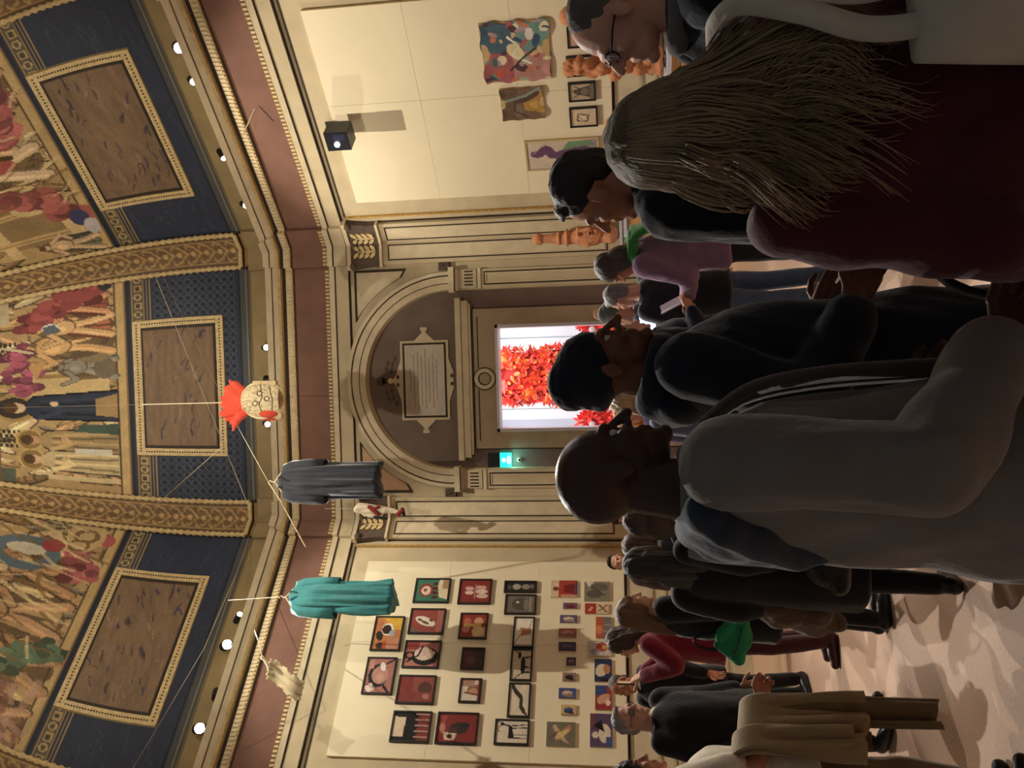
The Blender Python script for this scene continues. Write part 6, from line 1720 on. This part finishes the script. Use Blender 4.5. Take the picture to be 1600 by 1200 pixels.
V, Fc = remesh([ell((.02, 0, -.03), (.11, .04, .085)), cap_((-.09, 0, .0), (-.02, 0, .09), .035, .03), cap_((.10, 0, .02), (.03, 0, .08), .04, .03), cap_((-.1, 0, -.03), (.1, 0, -.05), .05, .045)], .010, 2); V = V + vnormals(V, Fc) * (folds(V, 12, (24, 24, 20)) * .008)[:, None]
mesh_obj('bag_body', V, Fc, cloth_mat('cloth_emerald', (34, 134, 86)), gbag, True)
mesh_obj('fold_line', *tube(smooth_path([(-.08, -.05, .02), (-.02, -.058, -.01), (.06, -.055, -.03), (.12, -.045, -.04)], 12), .006, 6), cloth_mat('cloth_emerald_dark', (20, 86, 58)), gbag, True)
mesh_obj('handle', *tube(smooth_path([(-.06, 0, .08), (-.04, 0, .2), (.02, 0, .22), (.05, 0, .10)], 14), .009, 6), M_BLACK, gbag, True)
tag(gbag, 'soft emerald green bag hanging against the black outfit', 'bag')

e9, s9, rz9 = person(948, 998, 6.5, -96, 'woman in crimson shirt raising a phone toward the picture wall', 'fair', (0, 8, 0), ('long', (74, 56, 44), .42), ((122, 26, 44), .84, .035, 'shirt'), ((64, 26, 34),), armR=((.24, .14, 1.22), (.06, .28, 1.48)), armL=((-.24, .14, 1.22), (-.05, .28, 1.48)), hands=(.75, .75), shoes=(60, 20, 26))
v9 = rotz(rz9) @ np.array([0, .34 * s9, 1.60 * s9]); ph9 = empty('phone', np.array(e9.location) + v9, rz9)
mesh_obj('case', *box(-.038, .038, -.005, .005, -.075, .075), M_BLACK, ph9); mesh_obj('screen', *box(-.034, .034, -.0065, -.005, -.07, .07), mat('phone_screen', (150, 130, 110), .2, .2, 20, 0, emit=((190, 160, 120), .5)), ph9)
tag(ph9, 'phone held up by the woman in crimson', 'phone')
person(951, 1070, 7.5, -148, 'balding man in black suit and pale collar behind the raised phone', 'tan', (-20, 4, 0), ('fringe', (70, 56, 50)), ((24, 24, 28), .72, .03, 'jacket'), ((22, 22, 26),), armR=((.23, .08, 1.12), (.08, .28, 1.16)), collar=(206, 198, 186), hands=(1.25, .5))


def x7(e, s, hl, ln): glasses(e, hl, (60, 50, 46))


person(957, 1124, 5.3, 118, 'grey-haired man with glasses and open pale collar in black jacket', 'fair', (0, 2, 0), ('short', (150, 146, 140)), ((26, 26, 30), .70, .04, 'jacket'), ((22, 22, 26),), collar=(214, 208, 190), extra=x7, headv=1)

# person at the left edge, coat over the forearm
e6, s6, rz6 = person(960, 1226, 3.5, 60, 'person in cream tee and wide khaki trousers with a coat over the arm', 'tan', (0, 0, 0), ('fluffy', (26, 24, 24)), ((226, 214, 188), .88, .05, 'tee'), ((128, 104, 74), .055), armR=((.25, .06, 1.15), (.12, .36, 1.08)), armL=((-.25, .04, 1.12), (-.16, .30, 1.04)), short=True, near=True, girth=1.1, shoes=(24, 22, 22), hands=(1.25, .75))
ra = rotz(rz6)
dc = empty('draped_coat', e6.location, rz6)
MK = cloth_mat('cloth_khaki', (150, 128, 92)); MKD = cloth_mat('cloth_khaki_dark', (112, 92, 62))
E_, W_ = np.array([.22, .12, 1.13]) * s6, np.array([.12, .36, 1.08]) * s6
d_ = W_ - E_
sd_ = np.cross(d_, (0, 0, 1.0)); sd_ /= np.linalg.norm(sd_)


def drape(q0, q1, out_len, in_len, r, flare, seed, thick=.014, nq=26, nv=40):
    """cloth hung over the forearm between q0 and q1: outer fall, over the arm, inner fall"""
    V = []
    for i in range(nq):
        q = q0 + (q1 - q0) * i / (nq - 1)
        for j in range(nv):
            v = j / (nv - 1) * (out_len + in_len + PI * r) - out_len
            if v < 0: o_, z_, drop = r, v, -v
            elif v < PI * r: o_, z_, drop = r * math.cos(v / r), r * math.sin(v / r), 0
            else: o_, z_, drop = -r, -(v - PI * r), v - PI * r
            fo = .030 * math.sin(q * 17 + seed) * min(1, drop * 3) + .018 * math.sin(q * 31 + seed * 2 + drop * 3) * min(1, drop * 4) + flare * drop
            ragged = .02 * math.sin(q * 9 + seed) if drop > .2 else 0
            V.append(E_ + d_ * (q + .12 * (q - .5) * drop) + sd_ * (o_ + fo * (1 if o_ > 0 else -1)) + np.array([0, 0, z_ + ragged * drop]))
    V = np.array(V); idx = np.arange(nq * nv).reshape(nq, nv)
    Fq = np.stack([idx[:-1, :-1], idx[:-1, 1:], idx[1:, 1:], idx[1:, :-1]], -1).reshape(-1, 4)
    n_ = vnormals(V, Fq); V2 = V - n_ * thick; m_ = len(V)
    ed = list(idx[0]) + list(idx[1:, -1]) + list(idx[-1, -2::-1]) + list(idx[-2:0:-1, 0])
    return np.vstack([V, V2]), Fq.tolist() + (Fq[:, ::-1] + m_).tolist() + [[ed[t], ed[t - 1], ed[t - 1] + m_, ed[t] + m_] for t in range(len(ed))]


mesh_obj('coat_body', *drape(-.15, .92, .40, .30, .075, .06, 1.0), MK, dc, True)
mesh_obj('coat_skirt', *drape(.35, .95, .68, .45, .062, .02, 2.4), MKD, dc, True)
mesh_obj('coat_sleeve', *drape(-.1, .30, .34, .2, .092, .05, 4.1), MK, dc, True)
tag(dc, 'khaki coat folded over the forearm of the person in cream tee', 'coat')
